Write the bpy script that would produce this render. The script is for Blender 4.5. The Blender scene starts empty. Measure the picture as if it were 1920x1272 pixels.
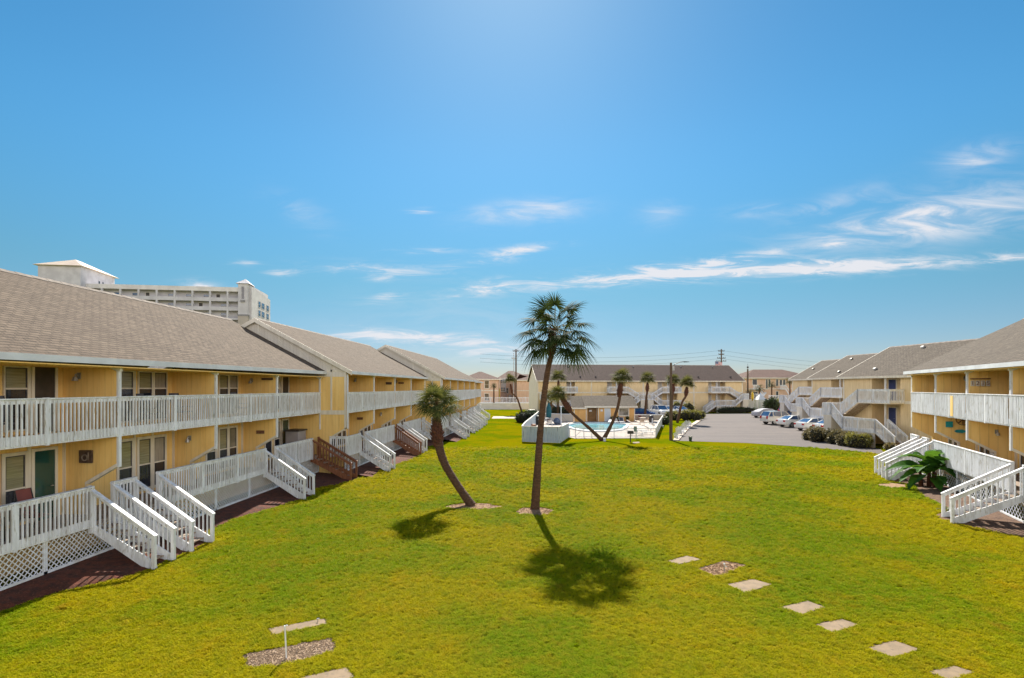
import bpy, bmesh, math, random
import numpy as np
from mathutils import Vector, Matrix
R = math.radians
scene = bpy.context.scene
col = scene.collection
# ---------------- camera ----------------
TH = math.atan(0.06); CT, ST = math.cos(TH), math.sin(TH)
CAMH = 5.37; HZN = 727.0; FPX = 1000.0
cam_d = bpy.data.cameras.new("camera"); cam = bpy.data.objects.new("camera", cam_d); col.objects.link(cam)
cam.location = (0, 0, CAMH); cam.rotation_euler = (R(90), 0, TH)
cam_d.sensor_width = 36; cam_d.lens = 36 * FPX / 1920; cam_d.shift_y = 91 / 1920
cam_d.clip_start = 0.1; cam_d.clip_end = 4000
scene.camera = cam
# ---------------- light ----------------
SUN_EL = R(43.7)
SUNV = Vector((-ST * math.cos(SUN_EL), CT * math.cos(SUN_EL), math.sin(SUN_EL)))
sun_d = bpy.data.lights.new("sun", 'SUN'); sun_d.energy = 5.0; sun_d.angle = R(0.53); sun_d.color = (1, 0.93, 0.8)
sun = bpy.data.objects.new("sun", sun_d); col.objects.link(sun)
sun.rotation_euler = SUNV.to_track_quat('Z', 'Y').to_euler(); sun.location = (0, 40, 60)
scene.view_settings.view_transform = 'Standard'; scene.view_settings.look = 'None'
scene.view_settings.exposure = 0.97; scene.view_settings.gamma = 1
w = bpy.data.worlds.new("World"); scene.world = w; w.use_nodes = True

class NT:
    """tiny node helper"""
    def __init__(s, tree):
        s.t = tree; s.n = tree.nodes; s.l = tree.links
    def new(s, typ, **kw):
        n = s.n.new(typ)
        for k, v in kw.items(): setattr(n, k, v)
        return n
    def inp(s, node, key, val):
        if isinstance(val, bpy.types.NodeSocket): s.l.new(val, node.inputs[key])
        else: node.inputs[key].default_value = val
    def math(s, op, a, b=None, c=None, clamp=False):
        n = s.new('ShaderNodeMath', operation=op, use_clamp=clamp)
        s.inp(n, 0, a)
        if b is not None: s.inp(n, 1, b)
        if c is not None: s.inp(n, 2, c)
        return n.outputs[0]
    def mix(s, fac, a, b, blend='MIX'):
        n = s.new('ShaderNodeMix', data_type='RGBA', blend_type=blend)
        s.inp(n, 0, fac); s.inp(n, 6, a if not isinstance(a, tuple) else (*a[:3], 1)); s.inp(n, 7, b if not isinstance(b, tuple) else (*b[:3], 1))
        return n.outputs[2]
    def noise(s, vec, scale, detail=4, rough=0.55, dist=0.0):
        n = s.new('ShaderNodeTexNoise'); s.inp(n, 'Vector', vec); s.inp(n, 'Scale', scale)
        s.inp(n, 'Detail', detail); s.inp(n, 'Roughness', rough); s.inp(n, 'Distortion', dist)
        return n.outputs['Fac']
    def ramp(s, fac, a, b, lo=0.0, hi=1.0):
        n = s.new('ShaderNodeMapRange', interpolation_type='SMOOTHSTEP')
        s.inp(n, 0, fac); s.inp(n, 1, a); s.inp(n, 2, b); s.inp(n, 3, lo); s.inp(n, 4, hi)
        return n.outputs[0]
    def mapping(s, vec, scale=(1, 1, 1), loc=(0, 0, 0), rot=(0, 0, 0)):
        n = s.new('ShaderNodeMapping'); s.inp(n, 0, vec); n.inputs['Scale'].default_value = scale
        n.inputs['Location'].default_value = loc; n.inputs['Rotation'].default_value = rot
        return n.outputs[0]

# world: Nishita sky with thin cirrus laid out by direction
wt = NT(w.node_tree)
sky = wt.new('ShaderNodeTexSky', sky_type='NISHITA', sun_disc=False, sun_elevation=SUN_EL, sun_rotation=-TH,
             altitude=0, air_density=1.0, dust_density=0.15, ozone_density=4.0)
hs = wt.new('ShaderNodeHueSaturation'); wt.inp(hs, 'Saturation', 1.28); wt.inp(hs, 'Value', 1.0); wt.inp(hs, 'Color', sky.outputs[0])
tc = wt.new('ShaderNodeTexCoord'); sp = wt.new('ShaderNodeSeparateXYZ'); wt.inp(sp, 0, tc.outputs['Generated'])
yy = wt.math('MAXIMUM', sp.outputs[1], 0.02)
gx = wt.math('DIVIDE', sp.outputs[0], yy); gz = wt.math('DIVIDE', sp.outputs[2], yy)
cb = wt.new('ShaderNodeCombineXYZ'); wt.inp(cb, 0, gx); wt.inp(cb, 1, gz)
n1 = wt.noise(wt.mapping(cb.outputs[0], (9, 60, 1), rot=(0, 0, R(-5))), 1.0, 8, 0.68, 0.9)
n2 = wt.noise(wt.mapping(cb.outputs[0], (6, 24, 1), rot=(0, 0, R(-22)), loc=(3, 1, 0)), 1.0, 8, 0.6, 1.2)
tot = None
def sky_xy(px, py):
    a = (px - 960) / 1000; b = (727 - py) / 1000
    d = CT + a * ST
    return (a * CT - ST) / d, b / d
#   px,py, halfwidth, halfheight, tilt(deg), density, noise(1/2)
CLOUDS = [(980, 398, 95, 20, 3, .75, 2), (975, 470, 62, 9, 6, 1.0, 1), (1490, 505, 260, 13, 2, 1.5, 1), (1180, 523, 250, 13, 4, .75, 1),
          (1290, 497, 130, 10, 4, .7, 1), (910, 541, 60, 13, 12, .8, 1), (1800, 400, 200, 42, 10, .72, 2), (1650, 425, 150, 26, 4, .5, 2),
          (1830, 295, 60, 22, 12, .6, 2), (740, 632, 125, 13, -3, 1.1, 1), (925, 652, 110, 22, -2, .7, 1), (700, 505, 120, 12, -4, .55, 1),
          (900, 490, 90, 8, 4, .45, 1), (380, 537, 45, 11, 0, 1.2, 1), (1560, 459, 26, 7, 8, .9, 1), (1420, 480, 90, 10, 8, .55, 1),
          (1240, 402, 40, 20, 10, .35, 2), (1430, 395, 60, 12, 4, .35, 2), (1560, 385, 90, 20, 18, .3, 2), (570, 400, 70, 22, -25, .25, 2),
          (720, 560, 45, 10, 8, .6, 1), (530, 511, 30, 6, 0, .7, 1), (460, 494, 26, 6, 0, .5, 1), (790, 397, 26, 6, 2, .5, 1), (715, 522, 30, 6, 0, .6, 1),
          (1890, 484, 60, 9, 2, .5, 1), (800, 470, 60, 6, 0, .4, 1), (860, 600, 240, 60, 0, .12, 2)]
for (px, py, hw, hh, tilt, dens, nn) in CLOUDS:
    cx, cz = sky_xy(px, py)
    dx = wt.math('SUBTRACT', gx, cx); dz = wt.math('SUBTRACT', gz, cz)
    t = R(tilt); c, s_ = math.cos(t), math.sin(t)
    a = wt.math('ADD', wt.math('MULTIPLY', dx, c * 1000 / hw), wt.math('MULTIPLY', dz, s_ * 1000 / hw))
    b = wt.math('SUBTRACT', wt.math('MULTIPLY', dz, c * 1000 / hh), wt.math('MULTIPLY', dx, s_ * 1000 / hh))
    q = wt.math('ADD', wt.math('MULTIPLY', a, a), wt.math('MULTIPLY', b, b))
    m = wt.math('EXPONENT', wt.math('MULTIPLY', q, -1.1))
    m = wt.math('MULTIPLY', m, dens)
    n_ = n1 if nn == 1 else n2; lo_, hi_ = (.42, .70) if nn == 1 else (.34, .74)
    v = wt.math('MULTIPLY', m, wt.ramp(n_, lo_, hi_))
    v = wt.math('ADD', v, wt.math('MULTIPLY', wt.math('MULTIPLY', m, m), 0.25))
    tot = v if tot is None else wt.math('ADD', tot, v)
tot = wt.math('MINIMUM', wt.math('MULTIPLY', tot, 1.35), 0.93)
tot = wt.math('MULTIPLY', tot, wt.ramp(sp.outputs[1], 0.0, 0.1))
el = wt.ramp(sp.outputs[2], 0.0, 0.42, 0.33, 0.755)
tint = wt.mix(wt.ramp(sp.outputs[2], 0.0, 0.2), (1.02, 1.03, 1.25), (0.93, 1.05, 0.86))
base = wt.mix(1.0, hs.outputs[0], tint, 'MULTIPLY')
vm = wt.new('ShaderNodeVectorMath', operation='SCALE'); wt.inp(vm, 0, base); wt.l.new(el, vm.inputs['Scale'])
skyc = wt.mix(tot, vm.outputs[0], (4.3, 4.3, 4.5))
# unseen bright cloud added behind and beside the viewer to lift shaded walls
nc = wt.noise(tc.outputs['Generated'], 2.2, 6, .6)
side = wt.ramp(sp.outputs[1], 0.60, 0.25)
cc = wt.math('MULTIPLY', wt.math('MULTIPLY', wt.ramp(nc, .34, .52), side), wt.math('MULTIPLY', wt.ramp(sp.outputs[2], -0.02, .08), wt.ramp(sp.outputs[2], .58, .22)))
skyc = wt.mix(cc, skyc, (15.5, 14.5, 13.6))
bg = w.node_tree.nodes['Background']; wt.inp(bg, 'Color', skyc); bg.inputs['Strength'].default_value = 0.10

# ---------------- helpers ----------------
def GZ(Y): return 0.4 * min(1, max(0, (Y - 70) / 30))
def G(px, py, z=None, lift=0.0):
    zz = z if z is not None else 0.0
    for _ in range(4):
        D = (CAMH - zz) * FPX / (py - HZN); Rr = (px - 960) / FPX * D
        X, Y = Rr * CT - D * ST, D * CT + Rr * ST
        if z is not None: break
        zz = GZ(Y)
    return Vector((X, Y, zz + lift))
def PD(px, py, D):
    Rr = (px - 960) / FPX * D
    return Vector((Rr * CT - D * ST, D * CT + Rr * ST, CAMH + (HZN - py) * D / FPX))
def YX(X, px):
    a = (px - 960) / FPX; D = X / (a * CT - ST); return D * CT + a * D * ST
def cam2w(r, d): return Vector((r * CT - d * ST, d * CT + r * ST, 0))

class FR:
    def __init__(s, o, U, V): s.o = Vector(o); s.U = Vector(U); s.V = Vector(V)
    def __call__(s, u, v, z): return s.o + s.U * u + s.V * v + Vector((0, 0, z))
WFR = FR((0, 0, 0), (1, 0, 0), (0, 1, 0))
LOC = {}
class MB:
    def __init__(s, fr=WFR): s.fr = fr; s.v = []; s.f = []; s.uv = {}; s.mi = []
    def add(s, pts, faces, m=0):
        k = len(s.v); s.v += [tuple(p) for p in pts]
        for f in faces: s.f.append(tuple(k + i for i in f)); s.mi.append(m)
    def hexa(s, p, m=0): s.add(p, [(0, 1, 2, 3), (7, 6, 5, 4), (0, 4, 5, 1), (1, 5, 6, 2), (2, 6, 7, 3), (3, 7, 4, 0)], m)
    def box(s, u0, u1, v0, v1, z0, z1, m=0):
        F = s.fr
        s.hexa([F(u0, v0, z0), F(u1, v0, z0), F(u1, v1, z0), F(u0, v1, z0), F(u0, v0, z1), F(u1, v0, z1), F(u1, v1, z1), F(u0, v1, z1)], m)
    def bar(s, p, q, wd, ht, up=(0, 0, 1), m=0):
        p = s.fr(*p); q = s.fr(*q); d = (q - p).normalized(); up = Vector(up)
        sd = d.cross(up)
        if sd.length < 1e-4: sd = d.cross(Vector((1, 0, 0)))
        sd.normalize(); up = sd.cross(d).normalized(); a = sd * wd / 2; b = up * ht / 2
        s.hexa([p - a - b, p + a - b, p + a + b, p - a + b, q - a - b, q + a - b, q + a + b, q - a + b], m)
    def tube(s, pts, rads, n=8, m=0, cap=True, tw=0):
        pts = [s.fr(*p) for p in pts]; k0 = len(s.v); ref = Vector((0.3, 0.9, 0.1)); rings = []
        for i, p in enumerate(pts):
            d = (pts[min(i + 1, len(pts) - 1)] - pts[max(i - 1, 0)]).normalized()
            a = d.cross(ref)
            if a.length < .05: a = d.cross(Vector((1, 0, 0)))
            a.normalize(); b = d.cross(a); r = rads[i] if isinstance(rads, (list, tuple)) else rads
            rings.append([p + (a * math.cos(2 * math.pi * j / n + tw * i) + b * math.sin(2 * math.pi * j / n + tw * i)) * r for j in range(n)])
        for rg in rings: s.v += [tuple(x) for x in rg]
        for i in range(len(pts) - 1):
            for j in range(n):
                j2 = (j + 1) % n
                s.f.append((k0 + i * n + j, k0 + i * n + j2, k0 + (i + 1) * n + j2, k0 + (i + 1) * n + j)); s.mi.append(m)
        if cap:
            s.f.append(tuple(k0 + j for j in range(n))[::-1]); s.mi.append(m)
            e = k0 + (len(pts) - 1) * n; s.f.append(tuple(e + j for j in range(n))); s.mi.append(m)
    def prism(s, pts, vec, m=0):
        """pts in frame coords, vec in frame coords"""
        A = [s.fr(*p) for p in pts]; B = [s.fr(p[0] + vec[0], p[1] + vec[1], p[2] + vec[2]) for p in pts]
        n = len(A); s.add(A + B, [tuple(range(n)), tuple(range(n, 2 * n))[::-1]] + [(i, (i + 1) % n, n + (i + 1) % n, n + i) for i in range(n)], m)
    def uvquad(s, pts, uvs, m=0):
        k = len(s.f); s.add(pts, [tuple(range(len(pts)))], m); s.uv[k] = uvs
    def ball(s, c, rx, ry, rz, nu=10, nv=6, jit=0, rnd=None, m=0):
        c = s.fr(*c); k = len(s.v)
        for i in range(nv + 1):
            ph = math.pi * i / nv
            for j in range(nu):
                th = 2 * math.pi * j / nu; q = 1 + (rnd.uniform(-jit, jit) if rnd else 0)
                s.v.append((c.x + rx * q * math.sin(ph) * math.cos(th), c.y + ry * q * math.sin(ph) * math.sin(th), c.z + rz * q * math.cos(ph)))
        for i in range(nv):
            for j in range(nu):
                j2 = (j + 1) % nu; s.f.append((k + i * nu + j, k + (i + 1) * nu + j, k + (i + 1) * nu + j2, k + i * nu + j2)); s.mi.append(m)
    def build(s, name, mat, parent=None, smooth=False, recalc=True, bevel=0, base=None):
        me = bpy.data.meshes.new(name)
        off = LOC.get(parent.name, Vector((0, 0, 0))) if parent else (Vector(base) if base is not None else Vector((0, 0, 0)))
        me.from_pydata([(x - off.x, y - off.y, z - off.z) for x, y, z in s.v], [], s.f)
        mats = mat if isinstance(mat, (list, tuple)) else [mat]
        for m in mats: me.materials.append(m)
        if len(mats) > 1: me.polygons.foreach_set('material_index', s.mi)
        if s.uv:
            ul = me.uv_layers.new(name='UVMap')
            for fi, uvs in s.uv.items():
                pl = me.polygons[fi]
                for k, li in enumerate(pl.loop_indices): ul.data[li].uv = uvs[k]
        if recalc and not s.uv:
            bm = bmesh.new(); bm.from_mesh(me); bmesh.ops.recalc_face_normals(bm, faces=bm.faces); bm.to_mesh(me); bm.free()
        if smooth: me.polygons.foreach_set('use_smooth', [True] * len(me.polygons))
        o = bpy.data.objects.new(name, me); col.objects.link(o)
        if parent: o.parent = parent
        else: o.location = off
        LOC[o.name] = off
        if bevel:
            md = o.modifiers.new('bevel', 'BEVEL'); md.width = bevel; md.segments = 2; md.limit_method = 'ANGLE'
        return o
def tag(o, label=None, cat=None, group=None, kind=None):
    for k, v in (('label', label), ('category', cat), ('group', group), ('kind', kind)):
        if v: o[k] = v
    return o
def thing(name, label, cat, loc=(0, 0, 0), group=None):
    o = bpy.data.objects.new(name, None); col.objects.link(o); o.location = loc; LOC[o.name] = Vector(loc)
    o.empty_display_size = 0.3
    return tag(o, label, cat, group)
def copy_tree(o, parent=None):
    c = o.copy(); col.objects.link(c)
    if parent: c.parent = parent
    for ch in list(o.children): copy_tree(ch, c)
    return c

# ---------------- materials ----------------
def newmat(name):
    m = bpy.data.materials.new(name); m.use_nodes = True
    t = NT(m.node_tree); b = m.node_tree.nodes['Principled BSDF']
    return m, t, b
def pos(t):
    return t.new('ShaderNodeNewGeometry').outputs['Position']
def M(name, c1, c2=None, scale=2.0, rough=0.6, stretch=(1, 1, 1), lo=.35, hi=.65, bump=0.0, bscale=20, metal=0, c3=None, s3=30, spec=None, coat=0, detail=5, bstretch=None):
    m, t, b = newmat(name)
    if c2 is None: c2 = tuple(x * .8 for x in c1)
    p = pos(t); n = t.noise(t.mapping(p, stretch), scale, detail)
    c = t.mix(t.ramp(n, lo, hi), c1, c2)
    if c3: c = t.mix(t.ramp(t.noise(t.mapping(p, stretch), s3, 4), .55, .72), c, c3)
    t.inp(b, 'Base Color', c); b.inputs['Roughness'].default_value = rough; b.inputs['Metallic'].default_value = metal
    if spec is not None: b.inputs['Specular IOR Level'].default_value = spec
    if coat: b.inputs['Coat Weight'].default_value = coat; b.inputs['Coat Roughness'].default_value = 0.05
    if bump:
        bn = t.new('ShaderNodeBump'); t.inp(bn, 'Strength', min(1, bump)); t.inp(bn, 'Distance', 0.02)
        t.inp(bn, 'Height', t.noise(t.mapping(p, bstretch or stretch), bscale, 4)); t.inp(b, 'Normal', bn.outputs[0])
    return m
def siding(name, c1, c2, groove=0.2, dirt=(.3, .2, .1)):
    m, t, b = newmat(name); p = pos(t); s = t.new('ShaderNodeSeparateXYZ'); t.inp(s, 0, p)
    x = t.math('ADD', s.outputs[0], s.outputs[1])
    fr = t.math('FRACT', t.math('DIVIDE', x, groove))
    gr = t.math('LESS_THAN', fr, 0.07)
    n = t.noise(t.mapping(p, (1.6, 1.6, .35)), 1.6, 6, .6)
    c = t.mix(t.ramp(n, .3, .7), c1, c2)
    n2 = t.noise(t.mapping(p, (9, 9, .6)), 1.0, 5, .65)
    c = t.mix(t.math('MULTIPLY', t.ramp(n2, .5, .78), .45), c, dirt); c = t.mix(t.ramp(t.noise(t.mapping(p, (1.2, 1.2, .9)), 1.3, 6, .7), .56, .75, 0, .3), c, dirt)
    c = t.mix(t.math('MULTIPLY', gr, .35), c, tuple(k * .4 for k in c1))
    t.inp(b, 'Base Color', c); b.inputs['Roughness'].default_value = .75
    bn = t.new('ShaderNodeBump'); t.inp(bn, 'Strength', .5); t.inp(bn, 'Distance', .012)
    t.inp(bn, 'Height', t.math('SUBTRACT', t.math('MULTIPLY', n2, .4), gr)); t.inp(b, 'Normal', bn.outputs[0])
    return m
def shingle(name, c1, c2, cm, bw=.3, rh=.14):
    m, t, b = newmat(name); uv = t.new('ShaderNodeTexCoord').outputs['UV']
    wob = t.new('ShaderNodeVectorMath', operation='ADD')
    nz = t.new('ShaderNodeTexNoise'); t.inp(nz, 'Vector', uv); t.inp(nz, 'Scale', 2.2)
    sc = t.new('ShaderNodeVectorMath', operation='SCALE'); t.inp(sc, 0, nz.outputs['Color']); sc.inputs['Scale'].default_value = .07
    t.inp(wob, 0, uv); t.inp(wob, 1, sc.outputs[0])
    br = t.new('ShaderNodeTexBrick'); t.inp(br, 'Vector', wob.outputs[0]); br.offset = .5
    br.inputs['Color1'].default_value = (*c1, 1); br.inputs['Color2'].default_value = (*c2, 1); br.inputs['Mortar'].default_value = (*[k * .6 for k in c2], 1)
    for k, v in (('Scale', 1), ('Mortar Size', .02), ('Mortar Smooth', .2), ('Bias', -.1), ('Brick Width', bw), ('Row Height', rh)): br.inputs[k].default_value = v
    # second brick lookup shifted: dark tab ends
    br2 = t.new('ShaderNodeTexBrick'); t.inp(br2, 'Vector', t.mapping(wob.outputs[0], (1, 1, 1), (.11, 0, 0))); br2.offset = .37; br2.offset_frequency = 3
    br2.inputs['Color1'].default_value = (1, 1, 1, 1); br2.inputs['Color2'].default_value = (.62, .6, .6, 1); br2.inputs['Mortar'].default_value = (.8, .8, .8, 1)
    for k, v in (('Scale', 1), ('Mortar Size', .0), ('Brick Width', bw * .73), ('Row Height', rh)): br2.inputs[k].default_value = v
    c = t.mix(1.0, br.outputs['Color'], br2.outputs['Color'], 'MULTIPLY')
    s0 = t.new('ShaderNodeSeparateXYZ'); t.inp(s0, 0, wob.outputs[0])
    fy = t.math('FRACT', t.math('DIVIDE', s0.outputs[1], rh))
    dash = t.math('MULTIPLY', t.math('LESS_THAN', fy, .26), t.ramp(t.noise(t.mapping(uv, (3.2, 7, 1)), 1.0, 2, .5), .46, .56))
    c = t.mix(t.math('MULTIPLY', dash, .8), c, cm)
    n = t.noise(uv, .35, 5, .6); c = t.mix(t.ramp(n, .35, .7, 0, .35), c, tuple(k * .62 for k in c1))
    c = t.mix(t.ramp(t.noise(t.mapping(uv, (1.1, .13, 1)), 1.0, 5, .6), .45, .7, 0, .4), c, tuple(k * .5 for k in c2))
    n3 = t.noise(uv, 60, 2); c = t.mix(t.ramp(n3, .4, .7, 0, .35), c, tuple(min(1, k * 1.5) for k in c1))
    t.inp(b, 'Base Color', c); b.inputs['Roughness'].default_value = .9; b.inputs['Specular IOR Level'].default_value = .2
    bn = t.new('ShaderNodeBump'); t.inp(bn, 'Strength', .9); t.inp(bn, 'Distance', .03)
    s = t.new('ShaderNodeSeparateXYZ'); t.inp(s, 0, wob.outputs[0])
    saw = t.math('FRACT', t.math('DIVIDE', s.outputs[1], rh))
    h = t.math('ADD', t.math('MULTIPLY', saw, -.6), t.math('MULTIPLY', br.outputs['Fac'], -.5))
    t.inp(bn, 'Height', t.math('ADD', h, t.math('MULTIPLY', n3, .25))); t.inp(b, 'Normal', bn.outputs[0])
    return m
def leafmat(name, c1, c2, rough=.4, trans=.3, tcol=None, scale=3.0, spec=.5):
    m, t, b = newmat(name); p = pos(t)
    oi = t.new('ShaderNodeNewGeometry').outputs['Random Per Island']
    n = t.noise(p, scale, 3)
    f = t.math('ADD', t.math('MULTIPLY', n, .6), t.math('MULTIPLY', oi, .5), clamp=True)
    c = t.mix(t.ramp(f, .25, .8), c1, c2)
    t.inp(b, 'Base Color', c); b.inputs['Roughness'].default_value = rough; b.inputs['Specular IOR Level'].default_value = spec
    tr = t.new('ShaderNodeBsdfTranslucent'); t.inp(tr, 0, t.mix(.5, c, tcol or c2) if tcol else c)
    ms = t.new('ShaderNodeMixShader'); t.inp(ms, 0, trans); t.l.new(b.outputs[0], ms.inputs[1]); t.l.new(tr.outputs[0], ms.inputs[2])
    t.l.new(ms.outputs[0], t.n['Material Output'].inputs['Surface'])
    return m

SID = siding('yellow_siding', (.82, .53, .175), (.88, .61, .23), dirt=(.52, .30, .10))
SIDP = siding('pale_siding', (.72, .54, .30), (.78, .61, .36), dirt=(.46, .3, .18))
SIDG = siding('grey_cream_siding', (.64, .58, .50), (.70, .64, .56), dirt=(.45, .4, .32))
SIDPINK = siding('peach_stucco', (.62, .40, .27), (.70, .47, .33), dirt=(.5, .33, .22))
SIDPOOL = siding('ochre_siding', (.66, .36, .11), (.74, .43, .16), dirt=(.4, .2, .06))
STUCCO = M('white_stucco', (.56, .545, .57), (.47, .455, .48), .4, .8, bump=.2)
STUCCOS = M('pale_stucco_wall', (.70, .67, .66), (.60, .57, .56), .5, .8, bump=.2)
WHITE = M('white_painted_wood', (.76, .78, .83), (.60, .61, .64), 3, .55, stretch=(2, 2, .35), c3=(.42, .40, .36), s3=9, bump=.15, bscale=30)
TRIM = M('white_trim', (.74, .68, .58), (.62, .56, .47), 2, .55, stretch=(2, 2, .4))
FASC = M('fascia_grey_white', (.66, .69, .73), (.55, .57, .6), 1.2, .5)
BROWN = M('brown_stained_wood', (.16, .055, .022), (.26, .10, .045), 5, .5, stretch=(3, 3, .5), bump=.2)
TREAD = M('weathered_tread_wood', (.42, .34, .27), (.28, .2, .15), 6, .8, c3=(.12, .09, .07), s3=12, bump=.3)
DECKW = M('deck_boards', (.34, .27, .22), (.22, .17, .14), 6, .85, bump=.3)
SHL = shingle('brown_shingles', (.172, .13, .096), (.122, .09, .067), (.018, .013, .011), bw=.34, rh=.17)
SHR = shingle('grey_shingles', (.145, .119, .094), (.112, .092, .073), (.03, .026, .024), bw=.34, rh=.17)
SHC = shingle('plum_grey_shingles', (.082, .052, .046), (.064, .041, .037), (.02, .014, .016))
SHF = shingle('red_brown_shingles', (.19, .12, .10), (.15, .095, .08), (.06, .04, .035))
METALROOF = M('tan_metal_roof', (.62, .50, .38), (.55, .44, .34), .4, .5)
GLASS = M('dark_window_glass', (.012, .016, .03), (.03, .035, .05), 1, .04, spec=.8)
GLASSG = M('green_tinted_glass', (.008, .05, .045), (.015, .07, .06), 1, .05, spec=.8)
GLASSB = M('blue_window_glass', (.03, .07, .16), (.05, .1, .2), 1, .04, spec=.9)
BLIND = M('blind_behind_glass', (.28, .27, .17), (.2, .19, .11), 4, .25, stretch=(.3, .3, 8), coat=.8)
BLIND2 = M('pale_curtain_behind_glass', (.36, .34, .30), (.24, .22, .2), 5, .25, stretch=(9, 9, .3), coat=.8)
BLIND3 = M('dim_grey_glass', (.10, .11, .10), (.2, .2, .18), 1.2, .12, coat=.9)
SCREEN = M('dark_screen_door', (.05, .04, .035), (.03, .025, .02), 3, .5)
DARKFR = M('dark_window_frame', (.03, .03, .045), (.05, .05, .06), 3, .35)
MULCH = M('red_mulch', (.115, .026, .010), (.05, .014, .007), 5, .95, c3=(.17, .06, .03), s3=22, bump=1, bscale=35)
MULCHT = M('tan_mulch', (.33, .20, .11), (.2, .11, .055), 8, .95, c3=(.5, .36, .22), s3=26, bump=1, bscale=40)
GRAVEL = M('pale_gravel', (.38, .26, .16), (.2, .13, .08), 22, .9, c3=(.5, .42, .35), s3=45, bump=1, bscale=50)
CONC = M('weathered_concrete', (.27, .19, .115), (.21, .15, .09), 3, .85, c3=(.16, .12, .08), s3=10, bump=.4, bscale=60)
CONCL = M('pale_pool_deck', (.44, .37, .32), (.37, .31, .27), .6, .8, c3=(.3, .25, .22), s3=3)
ASPH = M('worn_asphalt', (.125, .102, .096), (.10, .083, .08), .25, .9, c3=(.07, .058, .056), s3=1.6, bump=.5, bscale=80, stretch=(.35, 1.3, 1))
KERB = M('kerb_concrete', (.62, .52, .42), (.5, .41, .33), 1, .85)
METAL = M('galvanised_metal', (.42, .42, .42), (.3, .3, .3), 6, .4, metal=.6)
BLACK = M('black_metal', (.02, .02, .02), (.035, .03, .03), 6, .5)
POLE = M('weathered_pole_wood', (.13, .085, .055), (.08, .05, .035), 4, .85, stretch=(3, 3, .4), bump=.4)
LATT = M('white_lattice', (.72, .76, .82), (.6, .6, .6), 4, .6)
PICKET = M('blue_grey_weathered_boards', (.38, .47, .54), (.5, .57, .6), 1.2, .75, stretch=(3, 3, .35), c3=(.05, .07, .11), s3=4.0, bump=.3)
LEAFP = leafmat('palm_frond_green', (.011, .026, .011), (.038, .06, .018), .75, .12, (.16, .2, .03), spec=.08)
LEAFD = leafmat('dark_hedge_green', (.018, .035, .012), (.05, .075, .02), .5, .2)
LEAFY = leafmat('yellow_green_hedge', (.08, .09, .02), (.22, .21, .05), .5, .3, (.4, .35, .05))
LEAFC = leafmat('croton_tan_green', (.06, .06, .02), (.30, .24, .10), .5, .25)
LEAFB = leafmat('banana_leaf', (.02, .075, .012), (.06, .17, .02), .6, .3, (.2, .36, .02), 1.0, .1)
TRUNK = M('palm_trunk_bark', (.115, .055, .026), (.06, .028, .015), 5, .9, stretch=(1, 1, 5), bump=1, bscale=7, c3=(.19, .12, .07), s3=12)
BOOT = M('red_brown_leaf_bases', (.11, .035, .018), (.05, .016, .01), 7, .9, bump=.8, c3=(.22, .10, .05), s3=20)
FIBRE = M('orange_fibre', (.45, .2, .07), (.25, .1, .04), 9, .9)
WATER, t_, b_ = newmat('pool_water')
b_.inputs['Roughness'].default_value = .06
p_ = pos(t_); t_.inp(b_, 'Base Color', t_.mix(t_.ramp(t_.noise(p_, .6, 4), .35, .7), (.12, .42, .50), (.22, .55, .60)))
bn_ = t_.new('ShaderNodeBump'); t_.inp(bn_, 'Strength', .25); t_.inp(bn_, 'Distance', .05); t_.inp(bn_, 'Height', t_.noise(p_, 2.5, 3)); t_.inp(b_, 'Normal', bn_.outputs[0])

def lawncol(t, p):
    n1 = t.noise(p, .16, 5, .6); n2 = t.noise(p, .9, 5, .65); n3 = t.noise(p, 5, 4, .6)
    c = t.mix(t.ramp(n1, .42, .58), (.235, .208, .001), (.125, .175, .001))
    c = t.mix(t.ramp(n2, .48, .76, 0, .5), c, (.31, .18, .004))
    c = t.mix(t.ramp(n3, .45, .75, 0, .6), c, (.13, .15, .004))
    c = t.mix(t.math('MULTIPLY', t.ramp(t.noise(p, .55, 6, .7, .4), .60, .72), .55), c, (.20, .115, .02))
    c = t.mix(t.ramp(t.noise(p, .33, 4, .6), .40, .25, 0, .5), c, (.075, .12, .001))
    return c
GRASSB, t_, b_ = newmat('lawn_ground')
p_ = pos(t_); c_ = t_.mix(.1, lawncol(t_, p_), (.02, .02, .0))
n_ = t_.noise(t_.mapping(p_, (1, 1, 1)), 14, 5, .7)
c_ = t_.mix(t_.ramp(n_, .42, .62, 0, .5), c_, (.06, .06, .003))
t_.inp(b_, 'Base Color', c_); b_.inputs['Roughness'].default_value = .9; b_.inputs['Specular IOR Level'].default_value = 0
bn_ = t_.new('ShaderNodeBump'); t_.inp(bn_, 'Strength', 1); t_.inp(bn_, 'Distance', .05)
t_.inp(bn_, 'Height', t_.math('ADD', t_.noise(p_, 22, 4, .7), t_.math('MULTIPLY', t_.noise(p_, 3, 3), .7))); t_.inp(b_, 'Normal', bn_.outputs[0])
GRASS, t_, b_ = newmat('grass_blades')
p_ = pos(t_); c_ = t_.mix(1.0, lawncol(t_, p_), (1.88, 1.9, 1.1), 'MULTIPLY')
oi_ = t_.new('ShaderNodeObjectInfo').outputs['Random']
c_ = t_.mix(t_.ramp(oi_, .55, 1, 0, .6), c_, (.42, .33, .02)); c_ = t_.mix(t_.ramp(oi_, .3, 0, 0, .5), c_, (.12, .17, .008))
t_.inp(b_, 'Base Color', c_); b_.inputs['Roughness'].default_value = .7; b_.inputs['Specular IOR Level'].default_value = .04
tr_ = t_.new('ShaderNodeBsdfTranslucent'); t_.inp(tr_, 0, c_); ms_ = t_.new('ShaderNodeMixShader'); ms_.inputs[0].default_value = .38
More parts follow.
